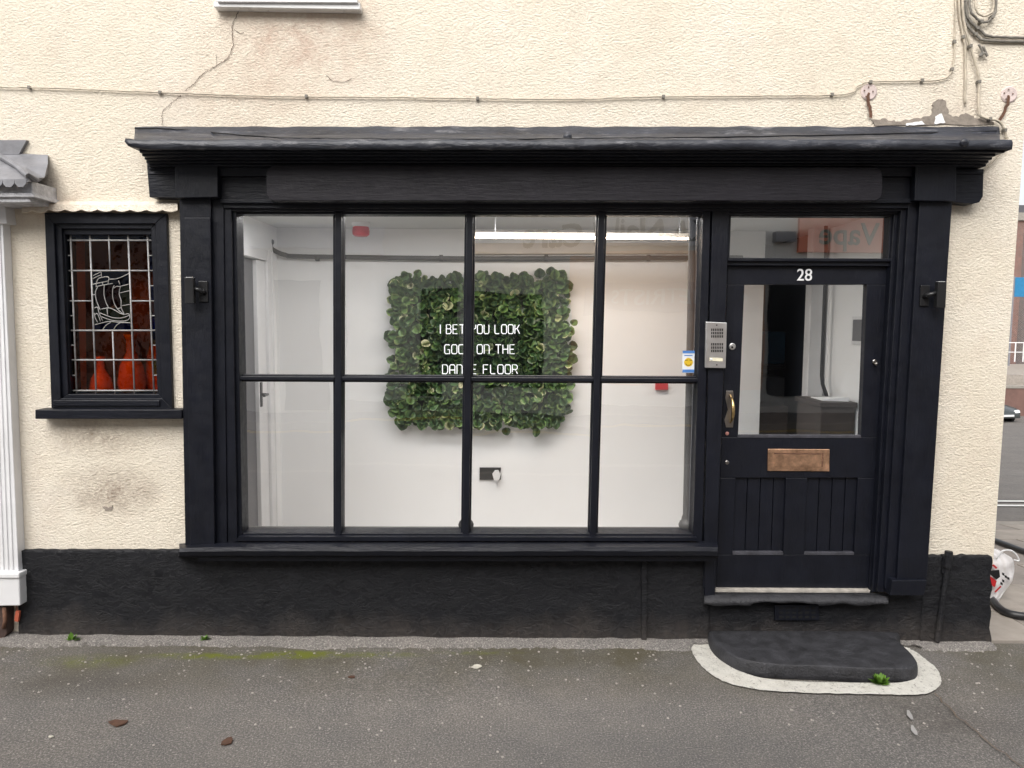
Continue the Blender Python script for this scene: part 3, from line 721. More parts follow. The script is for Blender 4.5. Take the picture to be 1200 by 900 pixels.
# --- door frame right: stepped jamb
b = MB()
b.prism([(1056, 244), (1066, 244), (1038, 694), (1028, 694)], -.045, .1)
b.prism([(1048, 246), (1058, 246), (1030, 694), (1022, 694)], -.015, .1)
b.prism([(1043, 306), (1050, 306), (1024, 694), (1018, 694)], .015, .1)
b.build('door_jamb', M['black'], SH, bevel=.003)
# --- transom light
b = MB(); b.prism([(853, 302), (1050, 303), (1050, 306.5), (853, 306)], -.012, .08); b.prism([(852, 305.5), (1052, 306), (1051, 312), (852, 311)], .004, .08); b.build('transom', M['blackh'], SH, bevel=.003)
b = MB(); b.q(853, 247, 1052, 253.5, .0, .07, y2=248, y3=253); b.prism([(1043, 250), (1052, 250), (1049, 304), (1041, 304)], .004, .07); b.prism([(851, 250), (857, 250), (855, 304), (850, 304)], .004, .07)
b.build('fanlight_frame', M['black'], SH, bevel=.003)
b = MB(); b.face([W(854, 250, .03), W(1046, 250, .036), W(1044, 304, .034), W(852, 304, .028)]); b.build('fanlight', M['fanglass'], SH, recalc=False)
# --- door
DR = bpy.data.objects.new('door', None); COL.objects.link(DR); DR.parent = SH; DR['label'] = 'black half glazed door numbered 28 with letterbox'
YD = .03
def dx(x, y): return x
b = MB()
O = [(852.5, 311.5), (1043, 312), (1020, 690.5), (839, 690)]
b.prism([(852.5, 311.5), (1043, 312), (1041.6, 333.5), (852, 333.5)], YD, YD+.045)
b.prism([(852, 333.5), (872.5, 333.5), (865, 512.5), (845.5, 512.5)], YD, YD+.045)
b.prism([(1016, 333.5), (1041.6, 333.5), (1031, 512.5), (1009, 512.5)], YD, YD+.045)
b.prism([(845.5, 512.5), (1031, 512.5), (1027.8, 560), (843.7, 560)], YD, YD+.045)
b.prism([(843.7, 560), (862, 560), (858.5, 650), (840.4, 650)], YD, YD+.045)
b.prism([(921, 560), (946, 560), (942.5, 650), (918, 650)], YD, YD+.045)
b.prism([(1005.5, 560), (1027.8, 560), (1022.4, 650), (1001, 650)], YD, YD+.045)
b.prism([(840.4, 650), (1022.4, 650), (1020, 690.5), (839, 690)], YD, YD+.045)
b.build('door_frame_boards', M['black'], DR, bevel=.003)
for (xa, xb, ya, yb_) in ((862, 921, 858.5, 918), (946, 1005.5, 942.5, 1001)):
    n = 4; b = MB()
    for k in range(n):
        u0, u1 = k/n+.006, (k+1)/n-.006
        b.prism([(lerp(xa-1, xb+1, u0), 559), (lerp(xa-1, xb+1, u1), 559), (lerp(ya-1, yb_+1, u1), 651), (lerp(ya-1, yb_+1, u0), 651)], YD+.017, YD+.03)
    b.prism([(xa-1, 559), (xb+1, 559), (yb_+1, 651), (ya-1, 651)], YD+.0305, YD+.036)
    b.build('lower_panel', M['black'], DR, bevel=.003)
for P_ in ([(858.5, 646.5), (918, 646.5), (918, 650.5), (858.5, 650.5)], [(942.5, 647), (1001, 647), (1001, 650.5), (942.5, 650.5)], [(865, 509.5), (1009, 510), (1009, 513.5), (864, 513)]):
    MB().prism(P_, YD-.003, YD+.02).build('panel_bead', simple('worn_edge_paint', (.05, .05, .06), .4, .4, 20), DR, bevel=.002)  # bottom beads are paler than the rest of the door
b = MB(); b.face([W(870, 332, YD+.02), W(1018, 332, YD+.024), W(1011, 513, YD+.022), W(863, 513, YD+.018)]); b.build('door_pane', M['doorglass'], DR, recalc=False)
# letterbox
b = MB(); b.prism([(900, 526), (972.5, 526.5), (972, 552.5), (899.5, 552)], YD-.007, YD+.002); lb = b.build('letterbox', M['copper'], DR, bevel=.003)
b = MB(); b.prism([(908, 531.5), (964.5, 532), (964, 547.5), (907.5, 547)], YD-.0085, YD-.006); fl = b.build('letterbox_flap', M['copper'], lb, bevel=.002)
b = MB(); b.prism([(907.5, 530.6), (965, 531), (965, 532.4), (907.5, 532)], YD-.0105, YD-.006); b.prism([(963.6, 532), (965, 532), (964.4, 547), (963, 547)], YD-.0105, YD-.006); b.build('flap_gap', M['rust'], lb)
# number
c0 = W(942.5, 328.8, YD-.003); text('28', .088, M['white'], 'house_number', DR, c0, ext=.0025, bold=.0004, sx=.95)
# handle
def arc(c0, c1, out, n=10):
    return [c0.lerp(c1, i/n)+Vector((0, -out*math.sin(math.pi*i/n)**.6, 0)) for i in range(n+1)]
b = MB(); b.prism([(851, 458), (859, 458), (860, 466), (857, 472), (860, 492), (859, 501), (851, 501), (849, 492), (853, 480), (850, 466)], YD-.004, YD)
h_ = b.build('door_handle', M['chrome'], DR, bevel=.001)
MB().tube(arc(W(856, 463, YD-.004), W(856, 495, YD-.004), .05), .006, 10, rs=[.005, .006, .008, .009, .0095, .0095, .0095, .009, .008, .006, .005]).build('handle_grip', M['brass'], h_, smooth=True)
def disc(px, py, r, d, mat, nm, par, n=20):
    return MB().lathe(W(px, py, YD), (0, -1, 0), [(0, r), (d*.6, r), (d, r*.75), (d, 0)], n).build(nm, mat, par, smooth=False)
lk = disc(858, 406, .018, .008, M['steel'], 'cylinder_lock', DR); MB().lathe(W(858, 407, YD-.008), (0, -1, 0), [(0, .006), (.002, .006)], 10).build('keyway', M['black_plastic'], lk)
disc(852, 508, .010, .006, simple('pinkish_cap', (.42, .2, .17), .4), 'lock_cap', DR)
kh = disc(852, 542, .011, .004, M['chrome'], 'keyhole', DR)
kn = disc(1025, 424, .013, .006, M['chrome'], 'bolt_knob', DR); MB().lathe(W(1025, 425, YD-.006), (0, -1, -.3), [(0, .006), (.014, .007), (.02, .010), (.026, .006), (.027, 0)], 12).build('knob', M['chrome'], kn, smooth=True)
# threshold
b = MB(); b.prism([(839, 691), (1020, 692), (1019, 695), (838, 694)], -.004, .08); b.build('threshold_strip', simple('worn_pale_timber', (.40, .37, .33), .7, .3, 20), SH, bevel=.001)
b = MB(); rows = []
for i in range(0, 61):
    x = 825+i*(1041-825)/60; n_ = noise.noise(Vector((x*.035, 1, 0)))*4.5
    yb_ = 709+n_-(2.5 if 880 < x < 960 else 0); e = 3*max(0, 1-(x-825)/12)+5*max(0, 1-(1041-x)/22)
    rows.append([W(x, 696+e*.3, .02), W(x, 697+e*.5, -.05), W(x, 703+n_*.2+e*.3, -.085), W(x, yb_-e*.6, -.09), W(x, yb_+.5-e*.6, -.03)])
b.loft(rows); b.build('threshold', M['stepb'], SH, smooth=True)

# ---------------------------------------------------------------- air vent under the threshold, batten, pipe stub
V_ = MB(); V_.prism([(908, 709), (960, 709), (960, 727), (908, 727)], -.040, -.02)
vt = V_.build('air_vent', M['black'], BLD, bevel=.002); b = MB()
for j in range(3):
    for i in range(6): b.prism([(913+i*7.6, 711.5+j*5.2), (917.5+i*7.6, 711.5+j*5.2), (917.5+i*7.6, 714.2+j*5.2), (913+i*7.6, 714.2+j*5.2)], -.0415, -.039)
b.build('vent_holes', simple('deep_black', (.002, .002, .002), .9), vt)
MB().prism([(752, 657), (758, 657), (758, 752), (752, 752)], -.045, -.02).build('batten', M['plinth'], BLD, bevel=.003)
b = MB(); b.tube([W(1112, 646, -.055), W(1110, 665, -.055)], .020, 14); b.tube([W(1110, 665, -.05), W(1098, 752, -.05)], .014, 12)
b.prism([(1106, 651), (1117, 651), (1115, 672), (1104, 672)], -.05, -.02); b.build('waste_pipe', M['plinth'], BLD, bevel=.002)

# ================================================================ ATTACHED FITTINGS
def wall_lamp(px, py, d, lab):
    c0 = W(px, py, -.09); t_ = thing('wall_lamp', lab, 'wall lamp', c0, 'black up and down wall lamps on the pilasters')
    mb = MB(); mb.box(c0.x-d*.005-.022, c0.x-d*.005+.022, -.155, -.125, c0.z-.065, c0.z+.065); mb.build('lamp_body', M['black_plastic'], t_, bevel=.002)
    mb = MB(); mb.box(c0.x+d*.045-.026, c0.x+d*.045+.02, -.098, -.0885, c0.z-.055, c0.z+.05); mb.build('back_plate', M['black_plastic'], t_, bevel=.002)
    mb = MB(); mb.tube([Vector((c0.x+d*.05, -.095, c0.z-.01)), Vector((c0.x+d*.045, -.12, c0.z+.0)), Vector((c0.x+d*.01, -.135, c0.z+.01))], .012, 10); mb.build('arm', M['black_plastic'], t_, smooth=True)
    mb = MB(); mb.box(c0.x-d*.005-.016, c0.x-d*.005+.016, -.15, -.13, c0.z+.0655, c0.z+.067); mb.build('lens', M['upvc'], t_)
wall_lamp(229, 341, 1, 'black box wall lamp on the left pilaster beside the leaded window')
wall_lamp(1094, 346, -1, 'black box wall lamp on the right pilaster beside the door')

c0 = W(840, 404, -.05); IC = thing('intercom_panel', 'silver door entry intercom with two speaker grilles on the door post', 'intercom', c0)
MB().prism([(827.5, 377), (852, 378), (850.5, 431.5), (826.5, 431)], -.062, -.04).build('faceplate', M['steel'], IC, bevel=.003)
for yy in (385, 402):
    b = MB()
    for j in range(3):
        for i in range(7): b.prism([(833.5+i*2.1, yy+j*3.9), (834.8+i*2.1, yy+j*3.9), (834.7+i*2.1, yy+j*3.9+2.9), (833.4+i*2.1, yy+j*3.9+2.9)], -.063, -.0615)
    b.build('speaker_grille', M['black_plastic'], IC)
MB().prism([(831.5, 419), (847, 419.5), (847, 423.5), (831.5, 423)], -.0635, -.0615).build('name_label', simple('cream_label', (.7, .66, .5), .5), IC)
MB().lathe(W(833.5, 421, -.062), (0, -1, 0), [(0, .006), (.004, .006), (.005, 0)], 12).build('call_button', M['white'], IC)
for yy in (381, 427.5): MB().lathe(W(840, yy, -.062), (0, -1, 0), [(0, .004), (.0015, .003)], 8).build('screw', M['black_plastic'], IC)

# sticker inside the last upper pane
c0 = W(807, 425, .018); ST = thing('window_sticker', 'small blue and white sticker with yellow disc on the last upper pane', 'sticker', c0)
MB().prism([(800, 411), (814, 411), (813.5, 437), (799.5, 437)], .0165, .0175).build('paper', simple('sticker_white', (.75, .78, .82), .4), ST)
for P_ in ([(800, 411), (814, 411), (814, 414), (800, 414)], [(800, 433), (813.6, 433), (813.5, 436.5), (799.6, 436.5)], [(802, 416), (811.5, 416), (811.5, 417), (802, 417)]): MB().prism(P_, .0155, .0164).build('blue_band', simple('sticker_blue', (.08, .22, .55), .4), ST)
b = MB(); b.lathe(W(806.8, 424.5, .0165), (0, -1, 0), [(0, .0235), (.0006, .0235), (.0007, 0)], 20); yd = b.build('yellow_disc', simple('sticker_yellow', (.72, .48, .03), .4), ST)
b = MB(); b.ribbon([W(x, y, .0155) for x, y in ((803.5, 426), (805, 428), (808.5, 428), (810, 426))], .003); b.ribbon([W(x, y, .0155) for x, y in ((803, 422.5), (806, 421.8))], .003); b.ribbon([W(x, y, .0155) for x, y in ((808, 421.8), (811, 422.5))], .003); b.build('ink_marks', M['inkk'], yd)

# cables clipped to the wall
def cable(pts, r, lab, mat='cable', Y=-.012, clips=True, sm=6, seed=0):
    P_ = wob(smoothpx(pts, sm), .35, 2, seed); o = MB().tube([W(x, y, Y) for x, y in P_], r, 7).build('wall_cable', M[mat], None, smooth=True)
    tag(o, lab, 'cable', 'cables clipped to the upper wall')
    if clips:
        rnd = random.Random(seed+40)
        for i in range(8, len(P_)-4, 22):
            x, y = P_[i+rnd.randint(-4, 4)]; p_ = W(x, y, Y)
            MB().box(p_.x-.007, p_.x+.007, Y-r-.003, -.003, p_.z-.007, p_.z+.009).build('cable_clip', M['greycable'], o, bevel=.001)
    return o
cable([(-40, 102), (50, 103), (130, 106), (230, 110), (330, 113), (450, 114), (560, 115.5), (680, 116), (760, 113.5), (880, 112.5), (988, 110.5), (1005, 101), (1020, 96), (1060, 95), (1098, 94), (1112, 88), (1118, 72), (1119, 40), (1121, -60)], .0038, 'long thin cable running along the whole wall above the cornice', seed=1)
cable([(1124, -60), (1124, 10), (1128, 40), (1131, 60), (1131, 122)], .0055, 'cable dropping straight down to the bare render above the cornice end', seed=2)
cable([(1128, -60), (1128, 10), (1133, 40), (1141, 68), (1147, 90), (1147, 130), (1153, 138), (1170, 142), (1177, 152), (1179, 163)], .006, 'cable wandering down and round the end of the cornice', seed=3, Y=-.02)
cable([(1130, -60), (1129, 10), (1134, 30), (1145, 42), (1160, 48), (1230, 49)], .0065, 'lowest grey cable turning right towards the corner', 'greycable', seed=4)
cable([(1133, -60), (1132, 8), (1138, 26), (1150, 36), (1164, 43), (1230, 44)], .0065, 'middle grey cable turning right towards the corner', 'greycable', seed=5)
cable([(1136, -60), (1136, 4), (1143, 20), (1154, 26), (1163, 20), (1167, 8), (1168, -40)], .006, 'slack grey loop of cable hanging near the top right', 'greycable', Y=-.025, seed=6)
cable([(1142, -50), (1143, 6), (1150, 18), (1158, 17), (1164, 9), (1166, -30)], .005, 'inner slack loop of cable near the top right', Y=-.03, seed=7, clips=False)
cable([(1181, 160), (1178, 172), (1168, 184), (1158, 194), (1153, 200)], .005, 'short cable curling under the right end of the cornice', Y=-.03, seed=8, clips=False)
b = MB(); b.tube([W(x, y, -.02) for x, y in smoothpx([(1147, 52), (1151, 60), (1148, 66), (1154, 62), (1157, 66), (1152, 54)], 5)], .006, 6)
tag(b.build('wire_stub', M['greycable'], None, smooth=True), 'knotted stub of grey wire on the wall below the cable bend', 'wire')

# neighbour: lead hood and white door surround at the left edge
NB = thing('neighbour_doorcase', 'white fluted door surround with grey lead hood at the left edge', 'door surround')
b = MB(); b.prism([(-120, 238), (2, 238), (22, 676), (-120, 676)], -.06, 0); b.prism([(-120, 236), (5, 236), (8, 262), (-120, 262)], -.075, 0)
for k in range(5):
    x = -6-k*9 if False else 11-k*5.5
    b.prism([(x-14, 262), (x-11.5, 262), (x+5.5-1, 668), (x+2, 668)], -.066, -.05)
b.build('pilaster', M['white'], NB, bevel=.003)
b = MB(); b.prism([(-120, 676), (22.5, 676), (23.5, 710), (-120, 712)], -.085, 0); b.prism([(-120, 672), (22, 672), (22.5, 678), (-120, 678)], -.095, 0); b.build('base_block', M['white'], NB, bevel=.006)
b = MB(); L = []
def hoodrow(Yo, pts): return [W(x, y, Yo) for x, y in pts]
b.prism([(-120, 165), (31, 164), (22, 181), (-120, 181)], -.02, 0)
b.loft([[W(-120, 181, -.01), W(22, 180, -.01), W(56, 181.5, -.01), W(56, 182, 0), W(-120, 182, 0)],
        [W(-120, 195, -.12), W(30, 196, -.12), W(56, 192, -.06), W(56, 192, 0), W(-120, 195, 0)],
        [W(-120, 208, -.24), W(33, 210, -.24), W(52, 208, -.12), W(56, 206, 0), W(-120, 208, 0)],
        [W(-120, 213, -.25), W(33, 213, -.25), W(45, 213, -.14), W(48, 212, 0), W(-120, 213, 0)]])
b.tube([W(x, y, Y) for x, y, Y in ((-30, 172, -.02), (0, 183, -.06), (20, 195, -.14), (33, 206, -.245), (43, 211, -.18))], .014, 8)
for k in range(9):
    x = 24-k*14
    b.prism([(x-7, 210), (x+7, 210), (x+6.5, 215), (x+3, 219), (x-3, 219), (x-6.5, 215)], -.252, -.24)
b.build('lead_hood', M['greylead'], NB, smooth=False)
b = MB(); b.prism([(-120, 212), (37, 212), (38, 228), (34, 232), (36, 237), (-120, 238)], -.2, 0); b.prism([(-120, 226), (38, 226), (40, 231), (-120, 231)], -.215, 0); b.build('hood_bracket', simple('flaking_grey_white_paint', (.50, .50, .52), .6, .3, 25, .8, 40, .008), NB, bevel=.004)
MB().prism([(-120, 240), (-14, 240), (-10, 712), (-120, 712)], .01, .05).build('door', M['greydoor'], NB)
b = MB(); b.prism([(-120, 711), (8, 711), (8, 742), (5, 748), (-120, 750)], -.06, .0); b.build('step', simple('dark_worn_brick', (.06, .035, .028), .8, .4, 20, .8), NB, bevel=.004)
c0 = W(9, 725, -.05); o = MB().tube([W(5, 712, -.07), W(6, 728, -.07), W(4, 736, -.068)], .010, 8).lathe(G(5, 748), (0, 0, 1), [(0, .05), (.02, .048), (.03, .03), (.05, .02)], 14).build('rusty_pipe', M['rust'], None, smooth=True)
tag(o, 'rusty pipe end standing on the pavement below the white door surround', 'pipe')
o = MB().prism([(18, 716), (22.5, 717), (21, 729), (16.5, 728)], -.05, -.035).tube([W(20, 717, -.045), W(19.5, 708, -.05)], .0015, 5).build('tag_label', simple('orange_red_tag', (.45, .11, .06), .6), None, bevel=.001)
tag(o, 'small orange red tag hanging below the white door surround', 'tag')

# ================================================================ STEP AND PAVEMENT MARK
top = [(830, 739), (1036, 739), (1050, 748), (1064, 760), (1073, 771), (1075, 778), (1064, 783), (1020, 783), (960, 780), (902, 778), (870, 773), (847, 761), (835, 750)]
H1 = .072
L = [(G(x, y, H1)) for x, y in smoothpx(top+[top[0]], 4)[:-1]]
cen = sum(L, Vector())/len(L)
b = MB(); loops = []
for (k, dz) in ((1.0, -H1-.02), (1.006, -.05), (1.003, -.024), (.994, -.008), (.982, -.001), (.965, 0)):
    loops.append([Vector((cen.x+(p.x-cen.x)*k, min(-.01, cen.y+(p.y-cen.y)*k), p.z+dz+noise.noise(Vector((p.x*7, p.y*7, k)))*.004)) for p in L])
for kk in (.7, .4, .12): loops.append([Vector((cen.x+(p.x-cen.x)*kk, cen.y+(p.y-cen.y)*kk, H1+noise.noise(Vector((cen.x+(p.x-cen.x)*kk*9, p.y*kk*9, 2)))*.004)) for p in L])
b.loft(loops)
tag(b.build('door_step', M['stepb'], None, smooth=True), 'worn black painted stone step on the pavement below the door', 'step')
outer = [(808, 752), (813, 768), (826, 784), (850, 799), (890, 808), (950, 812), (1010, 813), (1075, 814), (1096, 808), (1103, 798), (1098, 784), (1084, 772), (1070, 762), (1052, 755)]
inner = [(836, 752), (845, 768), (860, 782), (880, 791), (905, 796), (950, 799), (1010, 800), (1050, 800), (1070, 796), (1074, 788), (1070, 776), (1060, 766), (1050, 758), (1040, 750)]
b = MB(); o_ = smoothpx(outer, 8); i_ = smoothpx(inner, 8); vo = []; vi = []
for k, ((x, y), (x2, y2)) in enumerate(zip(o_, i_)):
    vo.append(b.bm.verts.new(G(x+noise.noise(Vector((k*.9, 0, 0)))*1.3, y+noise.noise(Vector((k*.8, 4, 0)))*1.3, .0075))); vi.append(b.bm.verts.new(G(x2, y2, .010)))
for k in range(len(vo)-1): b.bm.faces.new((vo[k], vo[k+1], vi[k+1], vi[k]))
struct(b.build('pavement_marking', M['line']), 'white painted band curving round the black door step')

# weeds and litter
def weed(c, r, n, lab, seed):
    rnd = random.Random(seed); b = MB()
    for i in range(n):
        a = rnd.uniform(0, 6.28); l = r*rnd.uniform(.4, 1); e = rnd.uniform(.2, 1.2); t_ = Vector((math.cos(a)*math.cos(e), math.sin(a)*math.cos(e)*.6, math.sin(e)))
        s_ = t_.cross(Vector((0, 0, 1))).normalized()*l*.28; p = Vector(c)+Vector((math.cos(a), math.sin(a)*.6, 0))*r*.15
        b.face([p, p+t_*l*.5+s_, p+t_*l, p+t_*l*.5-s_])
    tag(b.build('weed', M['mossg'], None), lab, 'weed', 'small weeds on the pavement')
weed(G(1031, 801, .01), .055, 90, 'bright green weed against the front of the black step', 1)
weed(G(85, 750, .02), .045, 22, 'small weed at the wall foot near the white door surround', 2)
weed(G(240, 750, .02), .035, 22, 'small weed at the wall foot below the left pilaster', 3)
def flake(px, py, sx, sy, mat, name, lab, cat, seed, group=None, h=.004):
    rnd = random.Random(seed); c_ = G(px, py, .004); b = MB(); n = 9; P_ = []
    for i in range(n):
        a = 6.283*i/n; r = rnd.uniform(.55, 1.1); P_.append(Vector((c_.x+math.cos(a)*sx*r, c_.y+math.sin(a)*sy*r, .004+pz(c_.x, c_.y))))
    b.loft([P_, [p+Vector((0, 0, h*rnd.uniform(.5, 1.5))) for p in P_]])
    tag(b.build(name, M[mat], None), lab, cat, group)
flake(138, 848, .055, .030, 'brownl', 'dead_leaf', 'flattened brown leaf on the asphalt, nearest the left edge', 'leaf', 3, 'dead leaves on the pavement')
flake(267, 868, .030, .035, 'brownl', 'dead_leaf', 'small dark curled leaf on the asphalt, right of the flattened one', 'leaf', 4, 'dead leaves on the pavement')
flake(412, 793, .018, .012, 'brownl', 'dead_leaf', 'tiny dark leaf below the bright moss patch', 'leaf', 5, 'dead leaves on the pavement')
flake(558, 781, .030, .024, 'chip', 'gum_blob', 'pale flattened blob of gum below the third lower pane', 'gum', 6)
flake(60, 864, .014, .011, 'chip', 'paper_scrap', 'white scrap on the asphalt at the bottom left', 'scrap', 7)
rnd = random.Random(21); b = MB()
for i in range(900):
    px = rnd.uniform(0, 1190); py = 760+abs(rnd.gauss(0, 1))*(12 if i % 3 == 0 else 60)
    if py > 900 or (800 < px < 1110 and py < 818): continue
    c_ = G(px, py, .004); r = rnd.choice((.002, .0025, .003, .004, .0065)); z = pz(c_.x, c_.y)
    b.lathe((c_.x, c_.y, z-.001), (rnd.uniform(-.3, .3), rnd.uniform(-.3, .3), 1), [(0, r), (r*.6, r*.9), (r*.9, r*.3)], 5)
tag(b.build('grit', simple('pale_grit', (.33, .30, .27), .9, .4, 200), None), 'loose pale grit scattered over the asphalt', 'grit', kind='stuff')
for k, (px, py, L_) in enumerate(((1066, 838, .10), (1071, 856, .10))):
    b = MB(); b.ribbon([G(px-2, py-6, .010), G(px, py, .010), G(px+3, py+5, .010)], [.008, .022, .010], Vector((0, 0, 1))); struct(b.build('paint_smear', simple('thin_white_smear', (.30, .29, .28), .85), None))
b = MB(); P_ = wob([(1096, 812), (1120, 838), (1160, 870), (1230, 925)], 1.5, 8, 3); b.ribbon([G(x, y, .0085) for x, y in P_], .006, Vector((0, 0, 1))); struct(b.build('pavement_crack', M['crack'], None))

# ================================================================ INSIDE THE SHOP
BY = 1.30
ZC = W(450, 268, BY).z; ZF = .12
LX = W(327, 400, BY).x; RX = 2.12; BX = W(893, 400, BY).x
RM = thing('shop_interior', 'empty white painted shop room seen through the panes', 'room')
b = MB(); b.box(LX-.1, BX, BY, BY+.08, ZF, ZC); b.box(RX, RX+.03, .12, 1.16, ZF, ZC)
# left wall with the doorway gap
yA, yB = .62, 1.02; dtop = W(300, 303, .85).z
b.box(LX-.1, LX, .12, yA, ZF, ZC); b.box(LX-.1, LX, yA, yB, dtop, ZC); b.box(LX-.1, LX, yB, BY, ZF, ZC)
b.build('room_wall', M['wallw'], RM)
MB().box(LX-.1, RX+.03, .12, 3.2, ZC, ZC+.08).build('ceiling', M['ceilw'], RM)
MB().box(LX-.9, RX+.03, .12, 3.2, ZF-.05, ZF).build('floor', simple('pale_grey_floor', (.45, .44, .43), .5, .1), RM)
b = MB(); b.box(LX, BX, BY-.015, BY, ZF, ZF+.1); b.build('skirting_board', M['white'], RM, bevel=.003)
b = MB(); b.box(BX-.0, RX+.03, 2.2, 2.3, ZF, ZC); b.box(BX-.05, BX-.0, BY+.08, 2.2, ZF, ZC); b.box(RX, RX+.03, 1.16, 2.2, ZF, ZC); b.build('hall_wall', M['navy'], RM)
b = MB(); b.box(LX-.9, LX-.1, yA-.3, yA-.22, ZF, ZC); b.box(LX-.9, LX-.8, yA-.3, 1.6, ZF, ZC); b.box(LX-.9, LX-.1, 1.55, 1.6, ZF, ZC); b.box(LX-.9, LX-.1, yA-.3, 1.6, ZC, ZC+.03); b.build('back_passage', M['greydoor'], RM)
# doorway: grey leaf, white edge with black lever handle, architrave
ID = thing('interior_door', 'grey inner door in a white frame on the far left of the shop', 'door', (LX, .85, ZF))
MB().box(LX-.055, LX-.02, yA+.0, .86, ZF+.01, dtop-.005).build('door_leaf', M['greydoor'], ID, bevel=.003)
b = MB(); b.box(LX-.06, LX+.004, .86, yB, ZF+.01, dtop-.005); b.box(LX, LX+.022, yB+.005, yB+.09, ZF+.0, dtop+.07); b.box(LX, LX+.03, yB+.078, yB+.09, ZF+.0, dtop+.075)
b.box(LX, LX+.022, yA-.04, yB+.0, dtop, dtop+.07); b.build('door_frame', M['white'], ID, bevel=.004)
hz = W(307, 462, .9).z
b = MB(); b.box(LX+.004, LX+.012, .875, .905, hz-.08, hz+.08); b.tube([Vector((LX+.012, .89, hz)), Vector((LX+.05, .89, hz)), Vector((LX+.055, .80, hz))], .009, 8); b.build('door_handle', M['black_plastic'], ID, bevel=.001)
# pipe along the back wall
def wp(x, y, Y): return W(x, y, Y)
P_ = [wp(317, 286, BY-.10), wp(318, 291, BY-.09), wp(324, 295, BY-.07), wp(335, 299, BY-.05), wp(350, 300.5, BY-.045), wp(450, 302, BY-.045), wp(560, 303, BY-.045), wp(700, 302.5, BY-.045), wp(830, 302, BY-.045), wp(870, 302, BY-.045)]
b = MB(); b.tube([Vector(p) for p in smoothpx([tuple(p) for p in P_], 4)], .0165, 12)
b.lathe(P_[0]+Vector((0, 0, -.005)), (0, 0, 1), [(0, .018), (.012, .024), (.03, .024), (.04, .01)], 12)
for x in (372, 517, 640, 760): p = wp(x, 302.3, BY-.045); b.lathe(p-Vector((.012, 0, 0)), (1, 0, 0), [(0, .022), (.024, .022)], 12)
tag(b.build('ceiling_pipe', M['darkpipe'], None, smooth=True), 'long grey pipe running across the shop just under the ceiling', 'pipe')
# lit linear lamp
LT = thing('linear_lamp', 'long white linear lamp with a lit strip above the leaf panel', 'lamp', tuple(W(690, 290, .5)))
zl = W(690, 280, .62).z; lx0, lx1 = W(556, 282, .5).x, W(824, 282, .5).x
MB().box(lx0-.01, lx1+.01, .55, .63, zl+.006, zl+.03).build('lamp_housing', simple('cream_lamp_housing', (.62, .56, .48), .4, .05), LT, bevel=.004)
MB().box(lx0, lx1, .565, .62, zl, zl+.005).build('lit_strip', M['warmled'], LT)
for x in (lx0+.12, lx1-.12): MB().tube([Vector((x, .59, zl+.03)), Vector((x, .59, ZC))], .004, 6).build('hanger', M['white'], LT)
CL = thing('ceiling_lamp', 'slim white ceiling lamp just inside the shop above the window head', 'lamp', (-.35, .33, ZC))  # added light, hidden by the window head, to brighten the room
MB().box(-1.5, 1.0, .24, .42, ZC-.03, ZC).build('lamp_housing', M['white'], CL, bevel=.004); MB().box(-1.47, .97, .26, .40, ZC-.034, ZC-.0305).build('diffuser', M['led'], CL)
b = MB(); b.prism([(552, 285), (832, 284), (832, 297), (552, 298)], BY-.04, BY-.002); tag(b.build('cable_trunking', simple('cream_trunking', (.62, .54, .45), .4, .05), None, bevel=.004), 'cream trunking along the back wall just above the grey pipe', 'trunking')
# leaf panel
PX0, PX1, PY0, PY1 = 466, 660, 329, 493
LP = thing('leaf_panel', 'square artificial ivy leaf panel on the white back wall', 'leaf panel', tuple(W(563, 410, BY-.03)))
MB().prism([(PX0+4, PY0+5), (PX1-6, PY0+5), (PX1-6, PY1-3), (PX0+4, PY1-3)], BY-.03, BY-.002).build('backing', M['back'], LP)
rnd = random.Random(9); bm = bmesh.new(); cl = bm.loops.layers.color.new('shade')
def leaf(c, s, t_, nrm, sh):
    t_ = t_.normalized(); sdv = t_.cross(nrm).normalized(); up = sdv.cross(t_).normalized()
    if up.y > 0: up = -up
    var_ = rnd.choice((0, 0, 0, .1, .18, .35))
    prof = [(.0, .0), (.10, .38), (.35, .58), (.66, .50), (.90, .22), (1.0, .0)]
    mid = [bm.verts.new(c+t_*s*a+up*s*(-.10*(1-abs(2*a-1)))) for a, _ in prof]
    for sg in (1, -1):
        ed = [bm.verts.new(c+t_*s*a+sdv*sg*s*w_+up*s*(.06-.12*a)) for a, w_ in prof[1:-1]]
        fs = [(mid[0], mid[1], ed[0])]+[(mid[i+1], mid[i+2], ed[i+1], ed[i]) for i in range(3)]+[(mid[4], mid[5], ed[3])]
        for f in fs:
            ff = bm.faces.new(f); ff.smooth = True
            for lp in ff.loops:
                e_ = min(1, sh+(var_ if lp.vert in ed else 0)); lp[cl] = (e_, e_, e_, 1)
